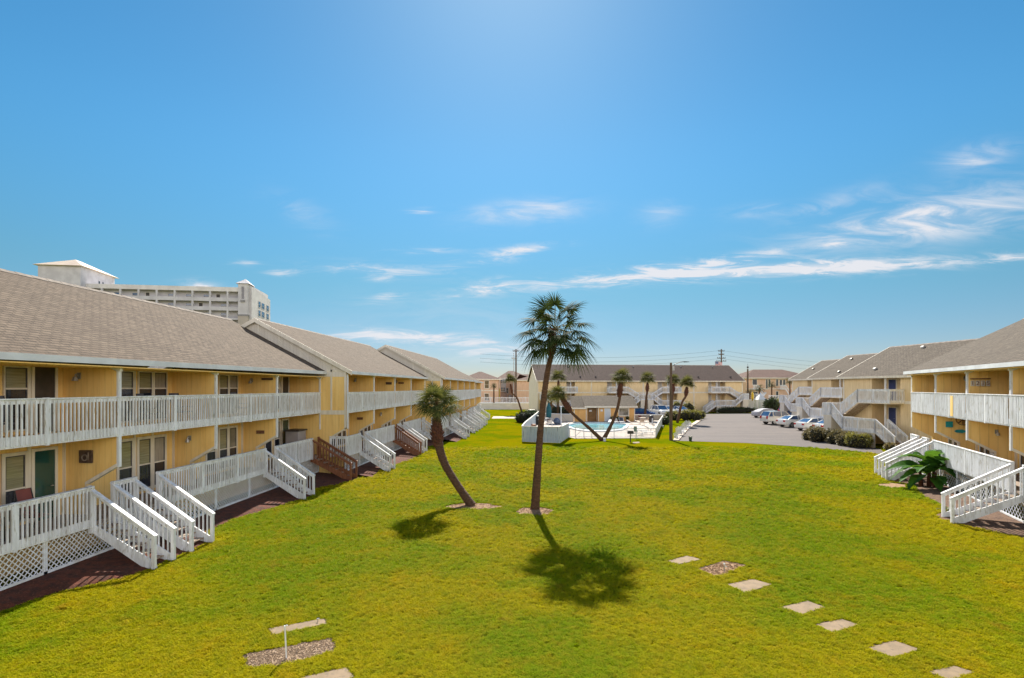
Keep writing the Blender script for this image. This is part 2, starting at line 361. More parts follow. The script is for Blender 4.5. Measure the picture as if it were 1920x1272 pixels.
t_.l.new(b_.outputs[0], ms_.inputs[1]); t_.l.new(tr_.outputs[0], ms_.inputs[2]); t_.l.new(ms_.outputs[0], t_.n['Material Output'].inputs['Surface'])
def paint(name, c, rough=.25):
    return M(name, c, tuple(k * .93 for k in c), 1, rough, coat=.9, spec=.5)

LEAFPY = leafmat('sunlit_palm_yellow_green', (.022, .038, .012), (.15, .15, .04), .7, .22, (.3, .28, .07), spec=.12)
# ---------------- ground ----------------
def sheet(name, pts, mat, lift, kind='structure', label=None, cat=None, thick=0):
    """flat polygon draped on the ground profile"""
    bm = bmesh.new(); vs = [bm.verts.new((p[0], p[1], 0)) for p in pts]; bm.faces.new(vs)
    for y in (70, 100): bmesh.ops.bisect_plane(bm, geom=bm.verts[:] + bm.edges[:] + bm.faces[:], plane_co=(0, y, 0), plane_no=(0, 1, 0))
    bmesh.ops.triangulate(bm, faces=bm.faces[:])
    for v in bm.verts: v.co.z = GZ(v.co.y) + lift
    if thick:
        r = bmesh.ops.extrude_face_region(bm, geom=bm.faces[:])
        for g in r['geom']:
            if isinstance(g, bmesh.types.BMVert): g.co.z -= thick
    bmesh.ops.recalc_face_normals(bm, faces=bm.faces)
    if not thick:
        for f in bm.faces:
            if f.normal.z < 0: f.normal_flip()
    me = bpy.data.meshes.new(name); bm.to_mesh(me); bm.free(); me.materials.append(mat)
    o = bpy.data.objects.new(name, me); col.objects.link(o); tag(o, label, cat, None, kind); return o
sheet('ground', [(-1500, -60), (1500, -60), (1500, 2500), (-1500, 2500)], GRASSB, 0)
PARK = [G(1272, 827), G(1400, 831), G(1500, 838), G(1600, 846), G(1662, 853), G(1650, 842), G(1590, 833), G(1540, 826), G(1560, 812), cam2w(50, 62), cam2w(54, 80), cam2w(52, 104), G(1300, 776.2), G(1180, 776.2), G(1180, 785), G(1296, 785), G(1315, 789), G(1290, 806)]
sheet('parking_lot', PARK, ASPH, .012)
kb = MB()
KL = [G(1272, 827), G(1290, 806), G(1313, 790)]
for a, b in zip(KL, KL[1:]): kb.bar(a + Vector((-.25, 0, .05)), b + Vector((-.25, 0, .05)), .55, .14)
tag(kb.build('kerb', KERB), kind='structure')
sheet('path', [G(925, 781), G(968, 781), G(968, 785), G(922, 785)], CONCL, .012)
sheet('road', [(-400, 124), (400, 124), (400, 138), (-400, 138)], CONCL, .006)
def wavy(pts, amp, n, rnd):
    out = []
    for i, p in enumerate(pts):
        q = pts[(i + 1) % len(pts)]
        for k in range(n):
            t = k / n; out.append((p[0] + (q[0] - p[0]) * t + rnd.uniform(-amp, amp), p[1] + (q[1] - p[1]) * t + rnd.uniform(-amp, amp)))
    return out
rnd = random.Random(5)
# left beds: slope up to the lattice
def bed(name, fr, u0, u1, vout, zin=.33, seed=1, mat=MULCH):
    rn = random.Random(seed); mb = MB(fr); n = max(4, int((u1 - u0) / .6)); rows = []
    for i in range(n + 1):
        u = u0 + (u1 - u0) * i / n; vo = vout(u) + rn.uniform(-.09, .09)
        rows.append([fr(u, -.25, zin), fr(u, vo * .45, zin * .55 + rn.uniform(-.02, .02)), fr(u, vo * .85, .07 + rn.uniform(-.01, .02)), fr(u, vo, .004)])
    for i in range(n):
        for j in range(3): mb.add([rows[i][j], rows[i + 1][j], rows[i + 1][j + 1], rows[i][j + 1]], [(0, 1, 2, 3)])
    return tag(mb.build(name, mat), kind='structure')

# ---------------- building components ----------------
def railing(parent, fr, p, q, z0, mat=WHITE, base=.12, name='railing', sp=.125, h=1.09, endpost=(True, True), solid=False):
    """p,q = (u,v) ends in frame; z0 = floor level. boards, balusters, cap"""
    mb = MB(fr); L = math.hypot(q[0] - p[0], q[1] - p[1])
    dirx = ((q[0] - p[0]) / L, (q[1] - p[1]) / L); nv = (-dirx[1], dirx[0])
    def at(t, off=0): return (p[0] + dirx[0] * t + nv[0] * off, p[1] + dirx[1] * t + nv[1] * off)
    def B(t0, t1, o0, o1, za, zb):
        c = [at(t0, o0), at(t1, o0), at(t1, o1), at(t0, o1)]
        mb.hexa([fr(*x, za) for x in c] + [fr(*x, zb) for x in c])
    B(0, L, -.075, .075, z0 + h - .035, z0 + h)
    B(.01, L - .01, -.018, .018, z0 + h - .15, z0 + h - .036)
    B(.01, L - .01, -.018, .018, z0 - base, z0 + .12)
    n = max(2, int(L / sp)); rr = random.Random(int(L * 100) + int(p[0] * 10))
    for i in range(n):
        t = (i + .5) * L / n + rr.uniform(-.010, .010)
        B(t - .021, t + .021, .019, .057, z0 - base + .05, z0 + h - .07 + rr.uniform(-.01, .005))
        if solid: B(t + .022, t + L / n - .022, .021, .033, z0 - .02, z0 + h - .1)
    for k, t in enumerate((0.0, L)):
        if endpost[k]: B(t - .045, t + .045, -.06, .062, z0 - base - .02, z0 + h + .01)
    return mb.build(name, mat, parent)

def staircase(parent, fr, u0, u1, ztop=1.35, v0=0.0, run=1.95, zb=0.0, mat=WHITE, tread=TREAD, name='staircase', rails=(1, 1), du=0.0):
    """steps running outward (+v) from v0; du: sideways drift per run (0)"""
    sc = MB(fr); n = 7; dz = (ztop - zb) / n; dv = run / n
    for u in (u0 + .04, u1 - .04):
        sc.prism([(u, v0, ztop - .30), (u, v0, ztop - .02), (u, v0 + run, zb + .2), (u, v0 + run + .05, zb), (u, v0 + run - .3, zb)], (.035, 0, 0))
    root = sc.build(name, mat, parent)
    tr = MB(fr)
    for i in range(1, n):
        z = ztop - dz * i; v = v0 + dv * (i - 1)
        tr.box(u0 + .08, u1 - .05, v + .02, v + .14, z - .035, z); tr.box(u0 + .08, u1 - .05, v + .15, v + .28, z - .037, z - .002)
    tr.build('tread', tread, root)
    hr = []
    for k, u in enumerate((u0, u1)):
        if not rails[k]: continue
        h = MB(fr); zt = ztop + 1.07; ze = zb + 1.02
        def zr(v): return zt + (ze - zt) * (v - v0) / run
        h.prism([(u - .07, v0 - .06, zr(v0)), (u - .07, v0 + run + .06, zr(v0 + run)), (u - .07, v0 + run + .06, zr(v0 + run) - .04), (u - .07, v0 - .06, zr(v0) - .04)], (.14, 0, 0))
        h.prism([(u - .02, v0, zr(v0) - .041), (u - .02, v0 + run, zr(v0 + run) - .041), (u - .02, v0 + run, zr(v0 + run) - .16), (u - .02, v0, zr(v0) - .16)], (.04, 0, 0))
        nb = 13
        for i in range(nb):
            v = v0 + (i + .6) * run / nb; zz = ztop - .24 + (zb + .03 - ztop + .24) * (v - v0) / run
            h.box(u + .021, u + .057, v - .02, v + .02, zz + .02, zr(v) - .06)
        h.box(u - .05, u + .05, v0 + run - .06, v0 + run + .04, zb - .03, zr(v0 + run) + .0)
        h.box(u - .05, u + .05, v0 - .06, v0 + .04, ztop - .3, zt + .02)
        hr.append(h.build('handrail', mat, root))
    return root

def clipseg(p, d, u0, u1, z0, z1):
    t0, t1 = -1e9, 1e9
    for k, (lo, hi) in enumerate(((u0, u1), (z0, z1))):
        if abs(d[k]) < 1e-9: continue
        a, b = (lo - p[k]) / d[k], (hi - p[k]) / d[k]
        t0 = max(t0, min(a, b)); t1 = min(t1, max(a, b))
    return (t0, t1) if t1 > t0 + .02 else None
def lattice(parent, fr, u0, u1, z0, z1, v=-.12, sp=.14):
    mb = MB(fr); mb.box(u0, u1, v - .02, v + .03, z0, z0 + .07); mb.box(u0, u0 + .05, v - .02, v + .03, z0, z1); mb.box(u1 - .05, u1, v - .02, v + .03, z0, z1)
    n = int((u1 - u0 + (z1 - z0)) / sp) + 1
    for s in (1, -1):
        for i in range(n):
            uu = (u0 - (z1 - z0) + i * sp) if s == 1 else (u0 + i * sp)
            r = clipseg((uu, z0), (s, 1), u0, u1, z0, z1)
            if r:
                a, b = r; o = v + .006 * s
                mb.bar((uu + s * a, o, z0 + a), (uu + s * b, o, z0 + b), .010, .026, up=fr.U)
    return mb.build('lattice_panel', LATT, parent)

def window(parent, fr, u0, u1, z0, z1, v, frm=TRIM, blind=BLIND, pane=GLASS, split=.48, w=.07, sash=DARKFR, proud=.05, door=False):
    if blind is BLIND: blind = (BLIND, BLIND, BLIND2, BLIND3)[int(abs(u0) * 7.3 + z0 * 3) % 4]
    a = MB(fr)
    a.box(u0 - w, u0, v, v + proud, z0 - w, z1 + w); a.box(u1, u1 + w, v, v + proud, z0 - w, z1 + w)
    a.box(u0, u1, v, v + proud - .002, z1, z1 + w); a.box(u0, u1, v, v + proud - .002, z0 - w, z0)
    if split and not door: zm = z0 + (z1 - z0) * split; a.box(u0, u1, v + .005, v + .035, zm - .025, zm + .025)
    o = a.build('window', frm, parent)
    if sash:
        q = MB(fr)
        for (x0, x1, y0, y1) in ((u0, u0 + .035, z0, z1), (u1 - .035, u1, z0, z1), (u0 + .035, u1 - .035, z1 - .035, z1), (u0 + .035, u1 - .035, z0, z0 + .035)): q.box(x0, x1, v + .006, v + .032, y0, y1)
        q.build('sash', sash, o)
    if split and not door:
        b = MB(fr); b.box(u0, u1, v + .004, v + .02, zm, z1); b.build('blind', blind, o)
        c = MB(fr); c.box(u0, u1, v + .004, v + .018, z0, zm); c.build('pane', pane, o)
    else:
        c = MB(fr); c.box(u0, u1, v + .004, v + .018, z0, z1); c.build('pane', pane, o)
    return o
def doorpart(parent, fr, u0, u1, z0, z1, v, mat):
    a = MB(fr); a.box(u0, u1, v, v + .05, z0, z1); o = a.build('door', mat, parent)
    f = MB(fr); f.box(u0 - .09, u0, v, v + .07, z0, z1 + .09); f.box(u1, u1 + .09, v, v + .07, z0, z1 + .09); f.box(u0, u1, v, v + .068, z1, z1 + .09); f.build('frame', TRIM, o)
    h = MB(fr); h.tube([(u1 - .1, v + .06, z0 + 1.0), (u1 - .1, v + .11, z0 + 1.0), (u1 - .2, v + .11, z0 + 1.0)], .015, 6); h.build('handle', METAL, o)
    return o
def wall_lamp(parent, fr, u, v, z):
    a = MB(fr); a.box(u - .03, u, v - .06, v + .06, z - .1, z + .1); a.tube([(u - .03, v, z), (u - .14, v, z + .05), (u - .16, v, z - .05)], .02, 6)
    a.tube([(u - .16, v, z - .03), (u - .16, v, z - .16)], [.05, .09], 8); return a.build('wall_lamp', METAL, parent)

def roofslab(parent, fr, u0, u1, ve, ze, vr, zr, mat, th=.12, name='roof', ze1=None, vback=None):
    """two slopes; ze at u0, ze1 at u1"""
    ze1 = ze if ze1 is None else ze1; vb = 2 * vr - ve if vback is None else vback
    mb = MB(fr); Ls = math.hypot(ve - vr, zr - ze)
    def quad(a, b, c, d, L, off): mb.uvquad([fr(*a), fr(*b), fr(*c), fr(*d)], [(0 + off, 0), (u1 - u0 + off, 0), (u1 - u0 + off, L), (0 + off, L)])
    quad((u0, ve, ze), (u1, ve, ze1), (u1, vr, zr), (u0, vr, zr), Ls, 0)
    quad((u1, vb, ze1), (u0, vb, ze), (u0, vr, zr), (u1, vr, zr), Ls, 37)
    quad((u0, ve, ze - th), (u1, ve, ze1 - th), (u1, vr, zr - th), (u0, vr, zr - th), Ls, 0)
    quad((u1, vb, ze1 - th), (u0, vb, ze - th), (u0, vr, zr - th), (u1, vr, zr - th), Ls, 0)
    for u, e in ((u0, ze), (u1, ze1)):
        quad((u, ve, e), (u, vr, zr), (u, vr, zr - th), (u, ve, e - th), th, 0); quad((u, vb, e), (u, vr, zr), (u, vr, zr - th), (u, vb, e - th), th, 0)
    quad((u0, ve, ze), (u1, ve, ze1), (u1, ve, ze1 - th), (u0, ve, ze - th), th, 0)
    quad((u0, vb, ze), (u1, vb, ze1), (u1, vb, ze1 - th), (u0, vb, ze - th), th, 0)
    o = mb.build(name, mat, parent)
    rc = MB(fr); n = max(2, int((u1 - u0) / .3))
    for i in range(n):
        a = u0 + (u1 - u0) * i / n; b_ = a + (u1 - u0) / n - .01; lift = .035 + .01 * (i % 2)
        rc.prism([(a, vr + .17, zr - .09 + lift * .4), (a, vr, zr + lift), (a, vr - .17, zr - .09 + lift * .4), (a, vr - .17, zr - .12), (a, vr, zr), (a, vr + .17, zr - .12)], (b_ - a, 0, 0))
    rc.build('ridge_cap', RIDGE, o)
    return o
RIDGE = M('ridge_cap_shingle', (.24, .20, .17), (.16, .13, .11), 3, .9)
RIDGEC = RIDGE

def row_building(label, fr, bounds, z_e0, z_e1, zr, stairs, roofmat=SHL, zd=1.35, zf=4.0, near=True, far=True, group=None, rec=1.85, vr=-5.6, zin=.33, skip_deck=(), solid=False, detail=1, gable_deck=False, base=0.0):
    u0, u1 = bounds[0], bounds[-1]
    ct = fr((u0 + u1) / 2, vr, 0)
    B = thing('condo_building', label, 'building', (ct.x, ct.y, 0), group)
    zc = min(z_e0, z_e1) - .16
    # facade wall, back wall
    w_ = MB(fr); w_.box(u0 + .16, u1 - .16, -rec - .15, -rec, zin - .5, zc - .0)
    w_.box(u0 + .16, u1 - .16, 2 * vr + .05, 2 * vr + .2, zin - .5, zc); w_.build('wall', SID, B)
    # trim strips on the recessed wall
    tr = MB(fr)
    for a in bounds[:-1]:
        L = bounds[1] - bounds[0]
        for o_ in (.58 * L, .765 * L): 
            for (za, zb_) in ((zd, zf - .12), (zf, zc)): tr.box(a + o_ - .05, a + o_ + .05, -rec, -rec + .03, za, zb_)
    tr.build('wall_trim', TRIM, B)
    # gables
    def gable(u, th):
        lo = zin - .5
        pts = [(u, 2 * vr + .06, lo), (u, -1.05, lo), (u, -1.05, 2.3), (u, -.02, 2.9), (u, -.02, zc), (u, -.02 - 0, z_e0 + .0 - .05), (u, vr, zr - .13), (u, 2 * vr + .06, z_e0 - .05)]
        m = MB(fr); m.prism(pts, (th, 0, 0)); return m
    for which, u, th in (('n', u0, .15), ('f', u1, -.15)):
        if (which == 'n' and near) or (which == 'f' and far):
            g = gable(u, th).build('gable_wall', SID, B)
            if which == 'n':
                t = MB(fr); x = u - .03
                sl = (zr - z_e0) / (0.35 - vr)
                def top(v): return z_e0 + sl * (.35 - v) - .16
                t.box(x, u, -.14, -.02, 2.9, top(-.14)); t.box(x, u, -1.7, -.14, zf - .25, zf)   # corner board, belt
                t.box(x, u, -1.7, -1.58, zf, top(-1.6)); t.box(x, u, -.98, -.88, zf, top(-.9))
                for v in (-2.9, -4.2, -5.5, -7): t.box(x, u, v, v + .12, 5.9, top(v if v < vr else v) - (.0 if v > vr else 1.2))
                t.box(x, u, -1.58, -.14, z_e0 - .02, z_e0 + .1)
                t.prism([(x, -1.05, 2.3), (x, -.02, 2.9), (x, -.02, 2.98), (x, -1.05, 2.38)], (.03, 0, 0))
                t.build('gable_trim', TRIM, g)
                gp = MB(fr); gp.prism([(u - .013, -.02, 6.02), (u - .013, -.02, top(-.02)), (u - .013, vr, top(vr)), (u - .013, vr - 2.5, top(vr) - 2.5 * sl), (u - .013, vr - 2.5, 6.02)], (.01, 0, 0)); gp.build('gable_panel', SIDG, g)
    # roof
    oh = .18
    rf = roofslab(B, fr, u0 - (oh if near else 0), u1 + (oh if far else 0), .35, z_e0, vr, zr, roofmat, ze1=z_e1)
    # ceiling + eave fascia + rake boards
    c = MB(fr); c.box(u0 + .16, u1 - .16, -rec, .3, zc, zc + .03); c.build('porch_ceiling', SID, B)
    e = MB(fr); e.hexa([fr(u0 - oh, .352, z_e0 - .17), fr(u1 + oh, .352, z_e1 - .17), fr(u1 + oh, .39, z_e1 - .17), fr(u0 - oh, .39, z_e0 - .17), fr(u0 - oh, .352, z_e0 + .01), fr(u1 + oh, .352, z_e1 + .01), fr(u1 + oh, .39, z_e1 + .01), fr(u0 - oh, .39, z_e0 + .01)])
    e.build('eave_fascia', FASC, B)
    if near:
        e = MB(fr)
        e.prism([(u0 - oh - .03, .39, z_e0 - .24), (u0 - oh - .03, .39, z_e0 + .02), (u0 - oh - .03, vr, zr + .02), (u0 - oh - .03, vr, zr - .24)], (.03, 0, 0))
        e.prism([(u0 - oh - .03, 2 * vr - .35, z_e0 - .24), (u0 - oh - .03, 2 * vr - .35, z_e0 + .02), (u0 - oh - .03, vr, zr + .02), (u0 - oh - .03, vr, zr - .24)], (.03, 0, 0))
        e.build('rake_board', TRIM, B)
    # balcony floor, deck floor
    f = MB(fr); f.box(u0 + .16, u1 - .02, -rec, -.03, zf - .15, zf); f.build('balcony_floor', SID, B)
    f = MB(fr); f.box(u0, u1, -rec, -.03, zd - .1, zd); f.build('deck_floor', DECKW, B)
    for i, (a, b) in enumerate(zip(bounds, bounds[1:])):
        L = b - a; m = (a + b) / 2
        railing(B, fr, (a + .05, 0), (m, 0), zf, base=.17, name='balcony_railing', endpost=(False, True), solid=solid)
        railing(B, fr, (m, 0), (b - .05, 0), zf, base=.17, name='balcony_railing', endpost=(False, False), solid=solid)
        # party wall at far bound b
        if i < len(bounds) - 2:
            pw = MB(fr)
            pw.prism([(b - .05, -rec, zd), (b - .05, -1.05, zd), (b - .05, -1.05, 2.3), (b - .05, -.06, 2.9), (b - .05, -.06, zf - .15), (b - .05, -rec, zf - .15)], (.1, 0, 0))
            pw.prism([(b - .05, -rec, zf), (b - .05, -.06, zf), (b - .05, -.06, zc - .12), (b - .05, -.3, zc), (b - .05, -rec, zc)], (.1, 0, 0))
            po = pw.build('party_wall', SID, B)
            t = MB(fr); t.prism([(b - .075, -1.09, 2.27), (b - .075, -.06, 2.86), (b - .075, -.06, 2.97), (b - .075, -1.09, 2.38)], (.15, 0, 0))
            t.box(b - .075, b + .075, -1.09, -1.0, zd, 2.27); t.box(b - .07, b - .05, -rec, -rec + .1, zd, zf - .15)
            t.build('trim', TRIM, po)
            wall_lamp(po, fr, b - .05, -1.1 if i % 2 else -1.3, zc - .25 if i % 2 == 0 else 3.3)
        # posts
        p = MB(fr)
        p.box(b - .06, b + .06, -.055, .012, 2.86, zc - .1)
        p.prism([(b - .06, .06, zc - .1), (b - .06, -.06, zc - .1), (b - .06, -.3, zc), (b - .06, .06, zc)], (.12, 0, 0))
        p.build('post', WHITE, B)
        # windows
        s = L / 5.0; q = lambda x: a + x * s
        window(B, fr, q(2.15), q(2.8), zf + .15, zf + 1.95, -rec, frm=TRIM, split=.66, w=.05)
        window(B, fr, q(3.1), q(3.75), zf + .15, zf + 1.95, -rec, w=.05, split=.66)
        if i % 3 == (len(bounds) + 1) % 3: doorpart(B, fr, q(3.95), q(4.62), zf, zf + 2.0, -rec, SCREEN)
        else: window(B, fr, q(3.9), q(4.55), zf + .15, zf + 1.95, -rec, w=.05, split=.66)
        window(B, fr, q(2.15), q(2.75), zd + .2, zd + 2.05, -rec, w=.1)
        window(B, fr, q(3.1), q(3.68), zd + .2, zd + 2.05, -rec, w=.1)
        if i % 3 == 2: doorpart(B, fr, q(3.95), q(4.62), zd, zd + 2.1, -rec, GLASSG)
        else: window(B, fr, q(3.88), q(4.46), zd + .2, zd + 2.05, -rec, w=.1)
    p = MB(fr); p.box(u0 - .0, u0 + .12, -.0, .07, 2.9, zc); p.build('post', WHITE, B)
    # stairs and deck railings between
    stairs = sorted(stairs, key=lambda s: s[0]); cur = u0 + .02; segs = []
    for sidx, st in enumerate(stairs):
        if st[0] - cur > .25: segs.append((cur, st[0]))
        staircase(B, fr, st[0], st[1], zd, mat=BROWN if st[2] == 'b' else WHITE, tread=TREAD, run=st[3] if len(st) > 3 else 1.95)
        cur = st[1]
    if u1 - cur > .3: segs.append((cur, u1 - .02))
    for (a, b) in segs:
        n = max(1, round((b - a) / 2.4))
        for k in range(n):
            railing(B, fr, (a + (b - a) * k / n, 0), (a + (b - a) * (k + 1) / n, 0), zd, base=.13, name='deck_railing', endpost=(k == 0, True), solid=solid)
    if gable_deck:
        railing(B, fr, (u0 + .04, -1.0), (u0 + .04, 0), zd, base=.13, name='deck_railing', endpost=(True, False))
    # lattice skirts
    n = max(1, round((u1 - u0) / 2.6))
    for k in range(n):
        a = u0 + (u1 - u0) * k / n; b = u0 + (u1 - u0) * (k + 1) / n
        lattice(B, fr, a + .005, b - .005, zin - .02, zd - .12, sp=.16 if detail else .26)
    return B

LF = lambda X: FR((X, 0, 0), (0, 1, 0), (1, 0, 0))
F1, F2, F3, F4 = LF(-13.4), LF(-11.8), LF(-10.1), LF(-10.75)
Y1 = lambda p: YX(-13.4, p)
S1 = row_building('near tan-roofed two-storey condo block at the left edge with paired white stairs', F1, [1.1, 6.1, 11.1, 16.1, 21.1, 26.1, 31.3], 6.15, 6.34, 9.5,
                  [(15.04, 15.86, 'w'), (16.71, 17.8, 'w'), (24.91, 25.93, 'w'), (30.1, 31.05, 'b', 2.3)], far=False)
Y2 = lambda p: YX(-11.8, p)
S2 = row_building('second condo block of the left row, its gable wall above a brown stair', F2, [31.3, 36.5, 41.7, 46.9, 52.2], 6.34, 6.36, 9.55,
                  [(33.6, 34.7, 'w'), (41.35, 42.25, 'b'), (43.3, 44.4, 'w'), (50.2, 51.3, 'w')], gable_deck=True)
Y3 = lambda p: YX(-10.1, p)
S3 = row_building('third condo block of the left row, partly behind the curved palm crown', F3, [52.2, 57.3, 62.3, 67.3, 72.4, 77.4], 6.36, 6.36, 9.6,
                  [(Y3(840), Y3(847), 'w'), (Y3(860), Y3(867), 'w'), (Y3(873), Y3(878), 'w'), (Y3(884), Y3(888), 'w')], detail=0, gable_deck=True)
S4 = row_building('last and farthest condo block of the left row, set slightly back', F4, [77.5, 84, 90.5], 6.3, 6.3, 9.0,
                  [(78.2, 79.4, 'w'), (85.2, 86.4, 'w')], detail=0, near=True)
# right near block: u runs away from the camera
RV = Vector((-.939, .344, 0)); RU = Vector((.344, .939, 0)); RO = Vector((23.25, 35.26, 0)) - RU * 27.42
F5 = FR(RO, RU, RV)
S5 = row_building('angled condo block at the right edge with a banana plant before its deck', F5, [27.42 - 4.57 * k for k in range(6, -1, -1)], 6.3, 6.38, 9.5,
                  [(27.42 - 14.9, 27.42 - 13.85, 'w', 2.2), (27.42 - 4.3, 27.42 - 3.3, 'w', 2.2), (27.42 - 2.4, 27.42 - 1.4, 'w', 2.2)], roofmat=SHR, zin=.2, detail=0, solid=True)
e = MB(F5); e.box(27.42 - 7.55, 27.42 - 7.2, .058, .075, 3.92, 4.95); e.build('patched_board', SID, S5)
BT = [(0, .4), (11, .4), (13, .6), (14.6, 1.75), (17.9, 1.85), (19.2, .85), (21, .85), (23.4, 1.5), (25.8, 1.9), (27.5, 1.4), (29.5, 2.3), (31.3, 2.5)]
V1 = lambda u: float(np.interp(u, [p[0] for p in BT], [p[1] for p in BT]))
bed('mulch_bed', F1, 4, 31.2, V1, seed=3)
bed('mulch_bed', F2, 31.3, 52.1, lambda u: 1.6 + .35 * math.sin(u * .5), seed=4)
bed('mulch_bed', F3, 52.2, 77, lambda u: 1.3 + .2 * math.sin(u * .5), seed=6)
BR = [(6, .4), (11, .55), (12.2, 1.7), (13.2, 2.4), (14.2, 2.3), (15.5, 1.35), (19, 1.6), (21.5, 1.2), (23.5, 2.0), (27.6, 1.5)]
VR = lambda u: float(np.interp(u, [p[0] for p in BR], [p[1] for p in BR]))
bed('mulch_bed', F5, 6, 27.6, VR, zin=.18, seed=5, mat=M('brown_soil_bed', (.13, .07, .04), (.075, .038, .024), 4, .95, c3=(.22, .14, .09), s3=18, bump=1, bscale=30))

# ---------------- walk-up buildings (type with switchback stairs) ----------------
def switchback(B, fr, ua, s, zb, shared=False, lower=True, side=False, sol=False):
    """ua = inner end of the upper landing, s = +1/-1 direction towards the mid landing"""
    U = lambda k: ua + s * k
    zu, zm, zl = zb + 4.0, zb + 2.65, zb + 1.35
    root = MB(fr)
    def bx(mb, a, b, v0, v1, z0, z1): mb.box(min(U(a), U(b)), max(U(a), U(b)), v0, v1, z0, z1)
    bx(root, 0, 3.8, 0, 1.35, zu - .22, zu); bx(root, 6.0, 7.2, 0, 2.4, zm - .22, zm); bx(root, -.2 + .6, 4.4, 0, 2.4, zl - .22, zl)
    o = root.build('entry_stair', TRIM, B)
    def rl(a, b, v, z0, z1=None):
        m = MB(fr); z1 = z0 if z1 is None else z1; n = max(2, int(abs(b - a) / (.14))); h = 1.08
        m.bar((U(a), v, z0 + h), (U(b), v, z1 + h), .13, .05); m.bar((U(a), v, z0 + h - .1), (U(b), v, z1 + h - .1), .04, .14); m.bar((U(a), v, z0 - .02), (U(b), v, z1 - .02), .04, .26)
        for i in range(n + 1):
            t = i / n; uu = U(a) + (U(b) - U(a)) * t; zz = z0 + (z1 - z0) * t; ww = .045 if i in (0, n, n // 2) else .022
            m.box(uu - ww, uu + ww, v + .0, v + (.09 if ww > .03 else .045), zz - .1, zz + h)
        return m.build('railing', WHITE, o)
    def rv(a, v0, v1, z):
        m = MB(fr); h = 1.08; m.bar((U(a), v0, z + h), (U(a), v1, z + h), .13, .05); m.bar((U(a), v0, z + h - .1), (U(a), v1, z + h - .1), .04, .14); m.bar((U(a), v0, z), (U(a), v1, z), .04, .2)
        n = max(2, int((v1 - v0) / .14))
        for i in range(n + 1): vv = v0 + (v1 - v0) * i / n; m.box(U(a) - .02, U(a) + .02, vv - .02, vv + .02, z, z + h)
        return m.build('railing', WHITE, o)
    rl(0, 3.8, 1.35, zu); rv(0, 0, 1.35, zu); rl(3.8, 6.0, 1.35, zu, zm); rl(6.0, 7.2, 2.4, zm); rl(6.0, 4.4, 2.4, zm, zl); 
    if not shared: rv(7.2, 0, 2.4, zm)
    rl(.4, 4.4, 2.4, zl); rl(.4, -1.7, 2.4, zl, zb); rl(.4, -1.7, 1.2, zl, zb); rv(4.4, 1.3, 2.4, zl)
    t = MB(fr)
    for (a, b, v0, v1, z0, z1) in ((3.8, 6.0, .1, 1.25, zu, zm), (6.0, 4.4, 1.35, 2.35, zm, zl), (.4, -1.7, 1.25, 2.35, zl, zb)):
        for k in range(8):
            q = (k + .5) / 8; uu = a + (b - a) * q; z = z0 + (z1 - z0) * (k + 1) / 8; bx(t, uu - .15, uu + .15, v0, v1, z - .04, z)
        t.bar((U(a), v0 + .02, z0 - .2), (U(b), v0 + .02, z1 - .2), .04, .28)
        t.bar((U(a), (v0 + v1) / 2, z0 - .28), (U(b), (v0 + v1) / 2, z1 - .28), v1 - v0, .04)
    t.build('flight', TREAD, o)
    w_ = MB(fr); bx(w_, 6.05, 7.15, 1.3, 2.38, zb - .6, zm - .22); w_.build('skirt_wall', SIDG, o); w_ = MB(fr); bx(w_, .6, 4.2, 2.25, 2.3, zb - .6, zl - .23); w_.build('deck_skirt', SIDG, o)
    return o
